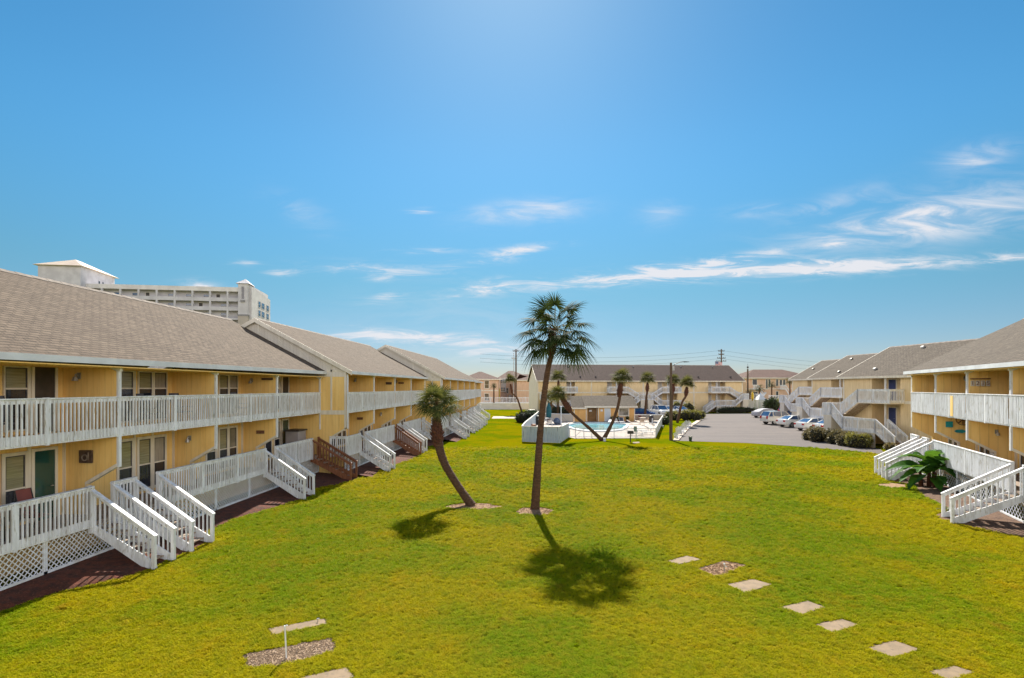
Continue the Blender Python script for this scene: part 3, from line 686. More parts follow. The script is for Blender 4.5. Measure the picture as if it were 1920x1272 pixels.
def walkup(label, fr, L, zb, zeave, zr, bays, vr=-6, roofmat=SHR, mat=SIDP, battens=(), belt=True, group=None, hidden_near=False, name='condo_building', door=(.03, .05, .16)):
    ct = fr(L / 2, vr, 0); B = thing(name, label, 'building', (ct.x, ct.y, 0), group)
    w_ = MB(fr); cuts = sorted([(b['r0'], b['r1']) for b in bays]); cur = 0
    for r0, r1 in cuts + [(L, L)]:
        if r0 - cur > .05: w_.box(cur, r0, -.2, 0, zb - .7, zeave)
        cur = r1
    w_.box(.21, L - .21, -1.6, -1.45, zb - .7, zeave)
    for r0, r1 in cuts: w_.box(r0 - .12, r0, -1.45, -.2, zb - .7, zeave); w_.box(r1, r1 + .12, -1.45, -.2, zb - .7, zeave)
    for u in (0, L - .2):
        w_.prism([(u, -.2, zb - .7), (u, -.2, zeave), (u, vr, zr - .15), (u, 2 * vr, zeave), (u, 2 * vr, zb - .7)], (.2, 0, 0))
    w_.box(.2, L - .2, 2 * vr, 2 * vr + .2, zb - .7, zeave); w_.build('wall', mat, B)
    if belt and L > 30:
        gp = MB(fr); gp.prism([(-.02, -.25, zb - .7), (-.02, -.25, zeave - .05), (-.02, vr, zr - .2), (-.02, 2 * vr, zeave - .05), (-.02, 2 * vr, zb - .7)], (.015, 0, 0)); gp.build('gable_panel', SIDG, B)
    rf = roofslab(B, fr, -.35, L + .35, .5, zeave, vr, zr, roofmat)
    e = MB(fr); e.box(-.38, L + .38, .5, .55, zeave - .18, zeave + .02)
    for u in (-.39, L + .35):
        for sg in (0, 1):
            va = .55 if sg == 0 else 2 * vr - .5
            e.prism([(u, va, zeave - .2), (u, va, zeave + .02), (u, vr, zr + .02), (u, vr, zr - .2)], (.04, 0, 0))
    e.build('eave_fascia', TRIM, B)
    t = MB(fr)
    if belt:
        cur = 0
        for r0, r1 in cuts + [(L, L)]:
            if r0 - cur > .05: t.box(cur, r0, 0, .03, zb + 3.8, zb + 4.05)
            cur = r1
    for u in battens: t.box(u - .12, u + .12, 0, .04, zb - .2, zeave - .2)
    t.box(-.06, .12, 0, .035, zb - .6, zeave - .2); t.box(L - .12, L + .06, 0, .035, zb - .6, zeave - .2)
    t.box(-.03, 0, -.2, .0, zb - .6, zeave - .3)
    t.build('wall_trim', TRIM, B)
    for b in bays:
        r0, r1 = b['r0'], b['r1']; f = MB(fr); f.box(r0, r1, -1.45, 0, zb + 3.85, zb + 4.0); f.box(r0, r1, -1.45, 0, zb + 1.2, zb + 1.35); f.build('entry_floor', DECKW, B)
        n = b.get('doors', 2)
        for k in range(n):
            dc = r0 + (r1 - r0) * (k + .5) / n
            for z0 in (zb + 1.35, zb + 4.0):
                doorpart(B, fr, dc - .42, dc + .42, z0, z0 + 2.0, -1.45, b.get('dm', DOORM))
        p = MB(fr); m = (r0 + r1) / 2; p.box(m - .07, m + .07, -.07, .07, zb + 5.08, zeave - .1); p.box(m - .07, m + .07, -.07, .07, zb + 1.35, zb + 3.8); p.build('post', WHITE, B)
        if b.get('stair', True): switchback(B, fr, b['ua'], b['s'], zb, b.get('shared', False))
    return B, rf
SIDR = siding('cream_siding', (.66, .50, .29), (.74, .58, .35), dirt=(.42, .3, .16))
DOORM = M('pale_entry_door', (.55, .52, .48), (.45, .42, .40), 2, .5)
DOORBL = M('blue_entry_door', (.02, .04, .14), (.03, .05, .18), 2, .4)
VENTM = M('grey_vent_metal', (.3, .3, .3), (.22, .22, .22), 4, .6)
def vent(rf, fr, u, v, zfun, white=True):
    m = MB(fr); z = zfun(v); m.box(u - .11, u + .11, v - .13, v + .13, z - .1, z + .1); m.prism([(u - .14, v - .17, z + .08), (u - .14, v + .2, z + .06), (u - .14, v + .05, z + .2)], (.28, 0, 0))
    m.build('roof_vent', VENTM if white else BLACK, rf)

# central block: frontal, slightly turned
cu = Vector((1, .11, 0)).normalized(); cv = Vector((.11, -1, 0)).normalized()
def c2w(v): return Vector((v[0] * CT - v[1] * ST, v[1] * CT + v[0] * ST, 0))
FC = FR(cam2w(5.0, 103.5), c2w(cu), c2w(cv))
def CU(px):  # u along facade from pixel
    a = (px - 960) / 1000; r0, d0 = 5.0, 103.5
    return (a * d0 - r0) / (cu.x - a * cu.y)
bays = [dict(r0=CU(1062), r1=CU(1078), ua=CU(1080), s=-1, doors=1), dict(r0=CU(1138), r1=CU(1173), ua=CU(1138), s=1, shared=True, dm=DOORM),
        dict(r0=CU(1233), r1=CU(1270), ua=CU(1272), s=-1, shared=True), dict(r0=CU(1328), r1=CU(1360), ua=CU(1328), s=1)]
LC = CU(1392)
CB, CR = walkup('long plum-roofed condo block across the far end behind the pool', FC, LC, .45, 6.7, 10.1, bays, vr=-6, roofmat=SHC, mat=SIDP, battens=[CU(1109), CU(1206), CU(1301)])
zc_ = lambda v: 6.7 + (.5 - v) * (10.1 - 6.7) / 6.5
for px in (1013, 1080, 1108, 1203, 1293, 1353): vent(CR, FC, CU(px) + (px - 1200) * .004, -5.2, zc_)
for px in (1090, 1187, 1313, 1374): vent(CR, FC, CU(px), -.9, zc_, False)
vent(CR, FC, CU(1119), -.9, zc_, False)
# right far blocks
WU = Vector((.163, -.987, 0)); WV = Vector((-.987, -.163, 0))
def rblock(r, d, L, zb, label, group=None):
    fr = FR(cam2w(r, d), WU, WV)
    return walkup(label, fr, L, zb, 6.3 + zb, 9.45 + zb, [dict(r0=3.7, r1=7.0, ua=7.4, s=-1, dm=DOORBL if zb < .2 else DOORM)], vr=-5.4, roofmat=SHR, mat=SIDR), fr
(R2, R2R), FR2 = rblock(33.9, 54.5, 17, .12, 'grey-roofed walk-up condo block behind the clipped shrubs, with a blue door')
(R3, R3R), FR3 = rblock(40.8, 72.5, 18, .3, 'middle walk-up condo block stepping back beyond the parked white cars')
(R4, R4R), FR4 = rblock(46.3, 88.0, 16, .4, 'farthest walk-up condo block of the right row, beside the green palms')
for rf_, f_, lst, zb in ((R2R, FR2, ((4.5, -4.6, 1), (3.2, -.8, 1), (11.5, -.6, 0), (13, -4.6, 0)), .12), (R3R, FR3, ((2, -4.2, 0), (4, -.9, 0), (9, -4.6, 0)), .3), (R4R, FR4, ((1.5, -2.6, 0), (5, -4.6, 0)), .4)):
    for u, v, wh in lst: vent(rf_, f_, u, v, lambda v: 6.3 + zb + (.5 - v) * 3.15 / 5.9, wh)
# ---------------- ray helper ----------------
FWD = Vector((-ST, CT, 0)); RGT = Vector((CT, ST, 0)); CAMP = Vector((0, 0, CAMH))
def RP(px, py, pt, n):
    d = FWD + RGT * ((px - 960) / 1000) + Vector((0, 0, (HZN - py) / 1000)); n = Vector(n)
    return CAMP + d * ((Vector(pt) - CAMP).dot(n) / d.dot(n))
# ---------------- far hotel ----------------
HU = Vector((1, .149, 0)).normalized(); HV = Vector((.149, -1, 0)).normalized()
FH = FR(cam2w(-135, 169), c2w(HU), c2w(HV))
def hotel():
    def UH(px, v=0):
        a = (px - 960) / 1000; r0, d0 = -135 + v * HV.x, 169 + v * HV.y
        return (a * d0 - r0) / (HU.x - a * HU.y)
    H = thing('hotel_building', 'tall white beach hotel with stacked balconies rising behind the left roofs', 'hotel', FH(30, -10, 0))
    uL, uR = UH(150), UH(452); top = 38.3
    w_ = MB(FH); w_.box(uL, uR, -16, -1.8, 0, top - 1.3); w_.build('wall', STUCCO, H)
    p = MB(FH); p.box(uL, uR, -16.2, .3, top - 1.4, top); p.build('parapet', STUCCOS, H)
    k = 0
    for z in range(5):
        zz = top - 4.4 - 3.0 * z
        s = MB(FH); s.box(uL, uR, -1.8, .25, zz - .25, zz); s.box(uL, uR, .15, .25, zz, zz + .95 if z != 2 else zz + .3); s.build('balcony_slab', STUCCO, H)
    u = uL + 1.0
    while u < uR:
        c = MB(FH); c.box(u - .28, u + .28, -.25, .3, 10, top - 1.4); c.build('column', STUCCO, H)
        if k > 2 or True:
            for z in range(3):
                zz = top - 4.4 - 3.0 * z
                if (k + z) % 4 != 3:
                    window(H, FH, u + 2.6, u + 4.3, zz + .9, zz + 2.1, -1.78, frm=STUCCO, blind=GLASSB, pane=GLASS, split=.5, w=.12)
                else: doorpart(H, FH, u + 1.2, u + 2.3, zz, zz + 2.3, -1.78, SCREEN)
        u += 5.35; k += 1
    # right stair tower, with belt, cap and side wing
    T = MB(FH); uT0, uT1 = UH(448), UH(466); T.box(uT0, uT1, -21, .8, 0, top + 1.2); T.build('tower', STUCCO, H)
    t = MB(FH); t.box(uT0 - .15, uT1 + .15, -6, .95, top - 9.5, top - 8.9); t.box(uT0 + .8, uT1 - .8, .8, 1.1, top - 4.9, top - 4.2); t.build('tower_band', M('grey_band', (.25, .24, .25)), H)
    t = MB(FH); t.box(uT0 - .05, uT1 + .05, -5, .85, 15, top - 9.5); t.build('tower_base', M('taupe_stucco', (.42, .37, .33), (.37, .33, .29), .5, .8), H)
    window(H, FH, uT0 + 1.1, uT1 - 1.1, top - 3.8, top + .2, .82, frm=STUCCO, blind=GLASS, w=.15)
    r = MB(FH); c0 = FH((uT0 + uT1) / 2, -1.8, top + 3.2); e = .6
    P_ = [FH(uT0 - e, 1.4, top + 1.2), FH(uT1 + e, 1.4, top + 1.2), FH(uT1 + e, -5, top + 1.2), FH(uT0 - e, -5, top + 1.2)]
    for i in range(4): r.add([P_[i], P_[(i + 1) % 4], c0], [(0, 1, 2)])
    r.build('roof', STUCCO, H)
    wgn = MB(FH); wgn.prism([(uT1, -.5, 0), (uT1, -.5, top + .6), (uT1, -21, top - .6), (uT1, -21, 0)], (.8, 0, 0)); wgn.build('side_wing', STUCCO, H)
    fs = FR(FH(uT1 + .8, 0, 0), c2w(HV) * -1, c2w(HU))
    for (a, b) in ((7.5, 9.6), (11, 14), (16.5, 19)):
        for z in range(4): window(H, fs, a, b, top - 5.2 - 3 * z, top - 3.2 - 3 * z, .02, frm=STUCCO, blind=GLASSB, pane=GLASS, w=.12)
    # left tower with tan hip roof
    u0, u1 = UH(71, 3), UH(151, 3); t2 = MB(FH); zt = 5.37 + (727 - 502) * .168
    t2.box(u0, u1, -15, 3, 0, zt); t2.build('lift_tower', STUCCO, H)
    r = MB(FH); o_ = 1.0; A = [FH(u0 - o_, 4, zt), FH(u1 + o_, 4, zt), FH(u1 + o_, -16, zt), FH(u0 - o_, -16, zt)]
    c1 = FH((u0 + u1) / 2, -4.5, zt + 3.6); c2_ = FH((u0 + u1) / 2, -7.5, zt + 3.6)
    r.add([A[0], A[1], c1], [(0, 1, 2)]); r.add([A[2], A[3], c2_], [(0, 1, 2)]); r.add([A[1], A[2], c2_, c1], [(0, 1, 2, 3)]); r.add([A[3], A[0], c1, c2_], [(0, 1, 2, 3)]); r.add(A, [(0, 1, 2, 3)])
    r.build('tower_roof', METALROOF, H)
    f2 = FR(FH(u1, 3, 0), c2w(HV) * -1, c2w(HU))
    for (a, z) in ((3, zt - 8), (4.4, zt - 8), (9, zt - 4), (11, zt - 4)): window(H, f2, a, a + .7, z, z + 1.2, .02, frm=STUCCO, w=.05, split=0)
hotel()

# ---------------- far houses ----------------
def hiproof(parent, fr, u0, u1, v0, v1, ze, zr, mat, ridge=None):
    r = MB(fr); d = (v1 - v0) / 2; m = (v0 + v1) / 2; a, b = ridge or (u0 + d, u1 - d)
    L = math.hypot(d, zr - ze)
    def q(p, uv): r.uvquad([fr(*x) for x in p], uv)
    q([(u0, v1, ze), (u1, v1, ze), (b, m, zr), (a, m, zr)], [(0, 0), (u1 - u0, 0), (b - u0, L), (a - u0, L)])
    q([(u1, v0, ze), (u0, v0, ze), (a, m, zr), (b, m, zr)], [(0, 0), (u1 - u0, 0), (u1 - a, L), (u1 - b, L)])
    q([(u0, v0, ze), (u0, v1, ze), (a, m, zr)], [(0, 0), (v1 - v0, 0), (d, L)]); q([(u1, v1, ze), (u1, v0, ze), (b, m, zr)], [(0, 0), (v1 - v0, 0), (d, L)])
    q([(u0, v0, ze - .02), (u1, v0, ze - .02), (u1, v1, ze - .02), (u0, v1, ze - .02)], [(0, 0), (1, 0), (1, 1), (0, 1)])
    o = r.build('roof', mat, parent); e = MB(fr)
    e.box(u0 - .03, u1 + .03, v1, v1 + .05, ze - .25, ze + .02); e.box(u0 - .05, u0, v0, v1, ze - .25, ze + .02); e.box(u1, u1 + .05, v0, v1, ze - .25, ze + .02); e.build('eave_fascia', TRIM, o)
    return o
FF = lambda r, d: FR(cam2w(r, d), c2w((1, 0)), c2w((0, -1)))
def XF(px, d): return (px - 960) / 1000 * d
# house beyond the left row
H1 = thing('house', 'peach hip-roofed house past the far end of the left row, with two dark stacked windows', 'house', FF(-10, 150)(0, 0, 0))
f = FF(0, 146); a, b = XF(868, 146), XF(934.5, 146)
m = MB(f); m.box(a, b, -12, 0, 0, 7.6); m.build('wall', SIDPINK, H1); hiproof(H1, f, a - .6, b + .8, -12.6, .6, 7.7, 9.9, SHF, ridge=(a + 4, b - 5))
t = MB(f); t.box(a, b, 0, .05, 4.4, 4.7); t.build('wall_trim', TRIM, H1)
for z0, z1 in ((5.2, 7.2), (1.9, 3.7)): window(H1, f, XF(909, 146), XF(916.5, 146), z0, z1, .02, frm=TRIM, blind=GLASS, w=.15)
H2 = thing('house', 'larger peach house with a white window bay and a peaked roof', 'house', FF(0, 165)(0, 0, 0))
f = FF(0, 160); a, b = XF(937, 160), XF(992, 160)
m = MB(f); m.box(a, b, -14, 0, 0, 8.2); m.build('wall', SIDPINK, H2); hiproof(H2, f, a - .8, b + .8, -14.6, .7, 8.2, 10.6, SHF, ridge=(XF(953, 160), XF(962, 160)))
m = MB(f); m.box(XF(938.5, 160), XF(949, 160), 0, .8, 4.0, 8.0); o = m.build('bay', STUCCO, H2)
for (x0, x1, z0, z1) in ((939.5, 941.5, 6.7, 7.8), (942.5, 944.6, 6.7, 7.8), (945.6, 947.8, 6.7, 7.8), (940, 942.5, 4.3, 5.4), (944, 946.5, 4.3, 5.4)):
    window(H2, f, XF(x0, 160), XF(x1, 160), z0, z1, .82, frm=TRIM, w=.08, blind=GLASSB)
m = MB(f); m.box(XF(938, 160), XF(951, 160), .0, .3, 0, 3.9); m.build('garage_door', M('mauve_garage', (.4, .3, .28)), H2)
window(H2, f, XF(949.5, 160), XF(953, 160), 3.6, 5.2, .02, blind=SCREEN, w=.1)
m = MB(f); m.box(XF(954, 160), XF(959, 160), .0, 2.5, 0, 3.1); m.build('porch', STUCCO, H2)
H2b = thing('house', 'low red-brown roof house wing peeking beside the central block gable', 'house', FF(5, 150)(0, 0, 0))
f = FF(0, 150); m = MB(f); m.box(XF(969, 150), XF(1004, 150), -10, 0, 0, 7.5); m.build('wall', SIDPINK, H2b); hiproof(H2b, f, XF(967, 150), XF(1012, 150), -10.6, .6, 7.5, 9.2, SHF)
t = MB(f); t.box(XF(969, 150), XF(1004, 150), 0, .05, 4.4, 4.6); t.build('wall_trim', TRIM, H2b)
# far right hip roofed block
H3 = thing('condo_building', 'distant peach hip-roofed block beyond the white wall, with palms in front of its stairs', 'building', FF(75, 170)(0, 0, 0))
d = 160; f = FF(0, d); a, b = XF(1399, d), XF(1516, d); m = MB(f); m.box(a, b, -14, 0, 0, 8.2); m.build('wall', SIDPINK, H3)
hiproof(H3, f, a - .8, b + 2.5, -14.8, .8, 8.3, 11.0, SHF, ridge=(XF(1432, d), XF(1489, d)))
t = MB(f); t.box(a, b, 0, .05, 4.9, 5.1); t.build('wall_trim', TRIM, H3)
for (x0, x1, z0, z1) in ((1411, 1419, 6.2, 7.8), (1436, 1439, 4.9, 7.8), (1441, 1444, 5.6, 7.8), (1455, 1459, 5.9, 7.8), (1462, 1466, 5.9, 7.7), (1468, 1472, 5.9, 7.7), (1455, 1459, 2.2, 4.2), (1412, 1420, 2.2, 4)):
    window(H3, f, XF(x0, d), XF(x1, d), z0, z1, .02, blind=GLASS, w=.12, split=0)
for (x0, x1, s) in ((1408, 1417, 1), (1458, 1468, 1)):
    m = MB(f); zt = 5.0
    m.box(XF(x0, d), XF(x1, d), 0, 1.6, zt - .2, zt); m.bar((XF(x0, d), 1.6, zt + 1.05), (XF(x1, d), 1.6, zt + 1.05), .1, .15)
    for k in range(9): uu = XF(x0 + (x1 - x0) * k / 8, d); m.box(uu - .04, uu + .04, 1.57, 1.63, zt, zt + 1.05)
    m.bar((XF(x1, d), 1.6, zt + 1.05), (XF(x1 + 12, d), 1.6, 3.0), .1, .2); m.bar((XF(x1, d), 1.6, zt - .1), (XF(x1 + 12, d), 1.6, 1.9), .1, .3)
    m.bar((XF(x1 + 12, d), 2.2, 3.9), (XF(x1 - 6, d), 2.2, .5), 1.0, .3)
    m.build('entry_stair', WHITE, H3)

# ---------------- far walls and fences ----------------
def wallthing(name, label, cat, p, q, z0, z1, mat, th=.2, posts=0, capm=None):
    o = thing(name, label, cat, ((p.x + q.x) / 2, (p.y + q.y) / 2, z0)); m = MB()
    m.bar((p.x, p.y, (z0 + z1) / 2), (q.x, q.y, (z0 + z1) / 2), th, z1 - z0); m.build('wall_panel', mat, o)
    c = MB(); c.bar((p.x, p.y, z1 + .05), (q.x, q.y, z1 + .05), th + .1, .1)
    for i in range(posts): t = i / (posts - 1); r = p.lerp(q, t); c.box(r.x - .15, r.x + .15, r.y - .15, r.y + .15, z0, z1 + .25)
    c.build('cap_and_posts', capm or WHITE, o); return o
W = lambda px, d: cam2w(XF(px, d), d)
wallthing('garden_wall', 'pale plastered wall with white cap closing the lawn at the far left', 'wall', W(896, 121), W(1004, 121), .3, 1.75, STUCCOS, posts=2)
wallthing('garden_wall', 'pale plastered wall at the far right beside the parking lot exit', 'wall', W(1389, 119), W(1440, 119), .2, 2.6, STUCCOS)
def slatfence(label, px0, px1, d, z0, z1):
    p, q = W(px0, d), W(px1, d); o = thing('slat_fence', label, 'fence', p); m = MB(); L = (q - p).length; n = int(L / .35)
    m.bar((p.x, p.y, z1), (q.x, q.y, z1), .1, .14); m.bar((p.x, p.y, z0 + (z1 - z0) * .55), (q.x, q.y, z0 + (z1 - z0) * .55), .06, .12); m.bar((p.x, p.y, z0 + .1), (q.x, q.y, z0 + .1), .06, .12); m.build('rail', WHITE, o)
    s = MB()
    for i in range(n + 1):
        r = p.lerp(q, i / n); w_ = .1 if i % 8 == 0 else .055; s.box(r.x - w_, r.x + w_, r.y - .02, r.y + .02, z0, z1 + (.2 if i % 8 == 0 else 0))
    s.bar((p.x, p.y, z0 + (z1 - z0) * .3), (q.x, q.y, z0 + (z1 - z0) * .3), .03, (z1 - z0) * .5)
    s.build('slat', WHITE, o)
slatfence('white slat fence along the street behind the far left wall', 898, 1004, 130, .4, 2.9)
slatfence('white slat fence along the street behind the far right wall', 1391, 1432, 130, .4, 3.8)
slatfence('white slat fence between the right palms and the distant block', 1442, 1500, 130, .4, 3.4)
gz_ = thing('gate_pavilion', 'small white pointed-roof gate shelter beside the right palms', 'shelter', W(1432, 115)); f = FF(0, 115); m = MB(f)
a, b = XF(1423, 115), XF(1441, 115)
for uu in (a, (a + b) / 2, b): m.box(uu - .12, uu + .12, -.12, .12, .3, 2.6); m.box(uu - .12, uu + .12, -1.9, -1.7, .3, 2.6)
m.box(a, b, -.1, .1, 2.3, 2.7); m.build('post', WHITE, gz_)
m = MB(f); P_ = [f(a - .2, .3, 2.7), f(b - .5, .3, 2.7), f(b - .5, -2.1, 2.7), f(a - .2, -2.1, 2.7)]; c0 = f((a + b) / 2 - .3, -.9, 4.2)
for i in range(4): m.add([P_[i], P_[(i + 1) % 4], c0], [(0, 1, 2)])
m.add(P_, [(0, 1, 2, 3)]); m.build('roof', WHITE, gz_)
m = MB(f)
for k in range(12): uu = (a + b) / 2 + .15 + k * ((b - a) / 2 - .3) / 11; m.box(uu - .02, uu + .02, -.03, .03, .35, 2.2)
m.build('gate', BLACK, gz_)

# ---------------- pool area ----------------
deckp = [G(984, 829), G(1049, 831), G(1066, 820), G(1078, 823), G(1227, 822), G(1245, 789), G(1190, 788), G(1075, 790), G(1008, 789)]
sheet('pool_deck', deckp, CONCL, .02)
poolp = [(1064, 800), (1075, 796.5), (1090, 795), (1130, 795), (1172, 797), (1176, 800), (1169, 803.5), (1166, 807), (1150, 809.5), (1125, 810.5), (1100, 810), (1085, 807.5), (1070, 804)]
pw = [G(x, y) for x, y in poolp]
def smooth(P, it=2):
    for _ in range(it):
        o = []
        for i, p in enumerate(P): q = P[(i + 1) % len(P)]; o += [p * .75 + q * .25, p * .25 + q * .75]
        P = o
    return P
pw = smooth([Vector((p.x, p.y, 0)) for p in pw])
sheet('pool_water', pw, WATER, .05)
cen = sum(pw, Vector()) / len(pw); cp = MB(); n = len(pw)
for i in range(n):
    p, q = pw[i], pw[(i + 1) % n]; po = p + (p - cen).normalized() * .4; qo = q + (q - cen).normalized() * .4; z = GZ(p.y); zq = GZ(q.y)
    cp.hexa([Vector((p.x, p.y, z + .03)), Vector((q.x, q.y, zq + .03)), Vector((qo.x, qo.y, zq + .03)), Vector((po.x, po.y, z + .03)), Vector((p.x, p.y, z + .22)), Vector((q.x, q.y, zq + .22)), Vector((qo.x, qo.y, zq + .16)), Vector((po.x, po.y, z + .16))])
tag(cp.build('pool_coping', WHITE), kind='structure')
# board fences
def boardfence(name, label, pts, h, mat, sp=.16, gap=.012, cap=True, top=None):
    o = thing(name, label, 'fence', pts[0]); b = MB(); r = MB(); rr = random.Random(len(pts) + int(pts[0].x * 7))
    for p, q in zip(pts, pts[1:]):
        L = (q - p).length; n = max(1, int(L / sp)); d = (q - p) / L
        for i in range(n):
            c = p.lerp(q, (i + .5) / n); w_ = L / n / 2 - gap; z = GZ(c.y)
            A, B_ = c - d * w_, c + d * w_; hh = h + rr.uniform(-.02, .02)
            b.bar((A.x, A.y, z + .03 + hh / 2), (B_.x, B_.y, z + .03 + hh / 2), .025, hh)
        r.bar((p.x, p.y, GZ(p.y) + h * .5 + .03), (q.x, q.y, GZ(q.y) + h * .5 + .03), .012, h * .96)
        if cap: r.bar((p.x, p.y, GZ(p.y) + h + .05), (q.x, q.y, GZ(q.y) + h + .05), .14, .05)
    b.build('board', mat, o); r.build('rail', CAPW if cap else mat, o); return o
CAPW = M('pale_weathered_cap', (.7, .66, .6), (.45, .42, .4), 2, .7)
boardfence('board_fence', 'blue-grey peeling board fence at the near left corner of the pool', [G(979, 829), G(1050, 831.5), G(1067, 820)], 1.5, PICKET)
boardfence('board_fence', 'white-topped board fence running back along the left side of the pool', [G(979, 828.5), G(985, 818), G(1006, 795), G(1012, 788)], 1.5, PICKET)
boardfence('board_fence', 'white board fence on the right side of the pool, leading back from its corner', [G(1229, 822), G(1236, 806), G(1244, 791)], 1.05, WHITE, sp=.14, gap=.02)
wallthing('pool_wall', 'low beige wall behind the pool furniture, right of the pool house', 'wall', G(1190, 788), G(1245, 788), .1, 1.0, M('beige_block_wall', (.45, .40, .34), (.33, .30, .26), .6, .8, c3=(.25, .22, .2), s3=3), th=.15)
wallthing('pool_wall', 'low beige wall with red lettering left of the pool house', 'wall', G(1012, 789), G(1075, 791), .1, 1.25, M('cream_block_wall', (.62, .55, .47), (.5, .44, .38), .6, .8), th=.15)
o = thing('picket_fence', 'white metal picket fence along the near side of the pool', 'fence', G(1070, 822)); m = MB(); r = MB()
P0, P1 = G(1068, 821), G(1229, 822.5); L = (P1 - P0).length; n = int(L / .13)
for z in (.12, 1.05): r.bar((P0.x, P0.y, z), (P1.x, P1.y, z), .03, .05)
for i in range(n + 1):
    c = P0.lerp(P1, i / n); w_ = .045 if i % 18 == 0 else .016; m.box(c.x - w_, c.x + w_, c.y - w_, c.y + w_, .02, 1.1 if i % 18 == 0 else 1.05)
r.build('rail', WHITE, o); m.build('picket', WHITE, o)
g_ = MB(); A, B_ = P0.lerp(P1, .07), P0.lerp(P1, .17); g_.bar((A.x, A.y - .05, .2), (B_.x, B_.y - .05, 1.0), .03, .05); g_.bar((A.x, A.y - .05, 1.15), (A.x, A.y - .05, 0), .09, .09, up=(1, 0, 0)); g_.bar((B_.x, B_.y - .05, 1.15), (B_.x, B_.y - .05, 0), .09, .09, up=(1, 0, 0)); g_.build('gate_brace', WHITE, o)
# pool house
f = FR(cam2w(XF(1076, 81.5), 81.5), c2w((1, 0)), c2w((0, -1))); Lp = XF(1190, 81.5) - XF(1076, 81.5)
PH = thing('pool_house', 'small ochre pool house with a grey shingle roof behind the swimming pool', 'building', f(Lp / 2, -3, .15))
zb = .15; U_ = lambda px: XF(px, 81.5) - XF(1076, 81.5)
m = MB(f); m.box(0, U_(1099), -6, .0, 0, zb + 2.05); m.box(U_(1099), U_(1102), -6, -.3, 0, zb + 2.3); m.box(U_(1102), U_(1121), -6, -.8, 0, zb + 2.3)
m.box(U_(1121), Lp, -6, 0, 0, zb + 2.3); m.build('wall', SIDPOOL, PH)
rf = roofslab(PH, f, U_(1099) - .3, Lp + .35, .45, zb + 2.35, -3.2, 4.05, SHR)
r2 = MB(f); r2.uvquad([f(-.35, .4, zb + 2.12), f(U_(1099) - .3, .4, zb + 2.12), f(U_(1099) - .3, -3.2, 4.04), f(-.35, -3.2, 4.04)], [(0, 0), (2, 0), (2, 3.9), (0, 3.9)]); r2.build('side_roof', SHR, PH)
e = MB(f); e.box(U_(1099) - .3, Lp + .38, .45, .5, zb + 2.15, zb + 2.38); e.box(-.38, U_(1099) + .05, .38, .45, zb + 1.95, zb + 2.14); e.build('eave_fascia', TRIM, PH)
t = MB(f)
for px in (1076, 1098.5, 1121.5, 1189): t.box(U_(px), U_(px) + .12, 0, .04, .05, zb + 2.1)
t.build('wall_trim', TRIM, PH)
doorpart(PH, f, U_(1103), U_(1120), zb, zb + 2.1, -.78, M('brown_wood_door', (.24, .12, .03), (.18, .09, .02), 3, .6))
doorpart(PH, f, U_(1134), U_(1144), zb, zb + 2.0, .02, M('pale_blue_door', (.55, .60, .66), (.5, .54, .6), 2, .5))
w1 = window(PH, f, U_(1161), U_(1178), zb + .95, zb + 2.0, .02, blind=M('window_reflection_grey', (.10, .09, .07), (.3, .27, .24), 1.5, .1), split=.02, w=.14)
o = MB(f); o.box(U_(1126), U_(1130), .02, .05, zb + 1.55, zb + 1.9); tag(o.build('notice_sign', WHITE, base=f(U_(1128), .03, zb + 1.7)), 'small white notice on the pool house wall between the brown and blue doors', 'sign')
o = MB(f); o.box(U_(1106), U_(1111), -.75, -.72, zb + 1.5, zb + 1.75); tag(o.build('notice_sign', WHITE, base=f(U_(1108), -.73, zb + 1.6)), 'small pale notice on the brown pool house door', 'sign')
# pool furniture
def pchair(label, p, rz, mat, seat, group='patio chairs around the pool', h=.85):
    o = thing('patio_chair', label, 'chair', (0, 0, 0), group); m = MB()
    for sx in (-1, 1):
        m.tube([(sx * .27, -.28, 0), (sx * .27, -.26, .62), (sx * .27, .2, .62)], .018, 5); m.tube([(sx * .25, .3, 0), (sx * .25, .2, .42), (sx * .24, .38, h)], .018, 5); m.tube([(sx * .25, -.26, .42), (sx * .25, .24, .40)], .018, 5)
    m.build('frame', mat, o); s = MB(); s.box(-.24, .24, -.26, .24, .40, .43); s.build('seat', seat, o); s = MB(); s.hexa([Vector(x) for x in ((-.23, .22, .44), (.23, .22, .44), (.23, .25, .44), (-.23, .25, .44), (-.22, .37, h), (.22, .37, h), (.22, .40, h), (-.22, .40, h))]); s.build('backrest', seat, o)
    o.location = p; o.rotation_euler.z = rz; return o
def lounger(label, p, rz, mat, group='sun loungers by the pool', ang=.5):
    o = thing('sun_lounger', label, 'lounger', (0, 0, 0), group); m = MB()
    for sx in (-1, 1):
        m.tube([(sx * .3, -.95, .3), (sx * .3, .35, .32), (sx * .3, .95, .32 + ang)], .03, 5)
        for y in (-.8, .3): m.tube([(sx * .3, y, 0), (sx * .3, y, .31)], .025, 5)
    m.tube([(-.3, .95, .32 + ang), (.3, .95, .32 + ang)], .03, 5); m.tube([(-.3, -.95, .3), (.3, -.95, .3)], .03, 5)
    m.build('frame', WHITE, o); s = MB(); s.hexa([Vector(x) for x in ((-.27, -.9, .32), (.27, -.9, .32), (.27, .35, .34), (-.27, .35, .34), (-.27, -.9, .34), (.27, -.9, .34), (.27, .35, .36), (-.27, .35, .36))]); s.build('seat', mat, o)
    s = MB(); s.hexa([Vector(x) for x in ((-.27, .36, .34), (.27, .36, .34), (.27, .93, .32 + ang), (-.27, .93, .32 + ang), (-.27, .36, .36), (.27, .36, .36), (.27, .93, .34 + ang), (-.27, .93, .34 + ang))]); s.build('backrest', mat, o)
    o.location = p; o.rotation_euler.z = rz; return o
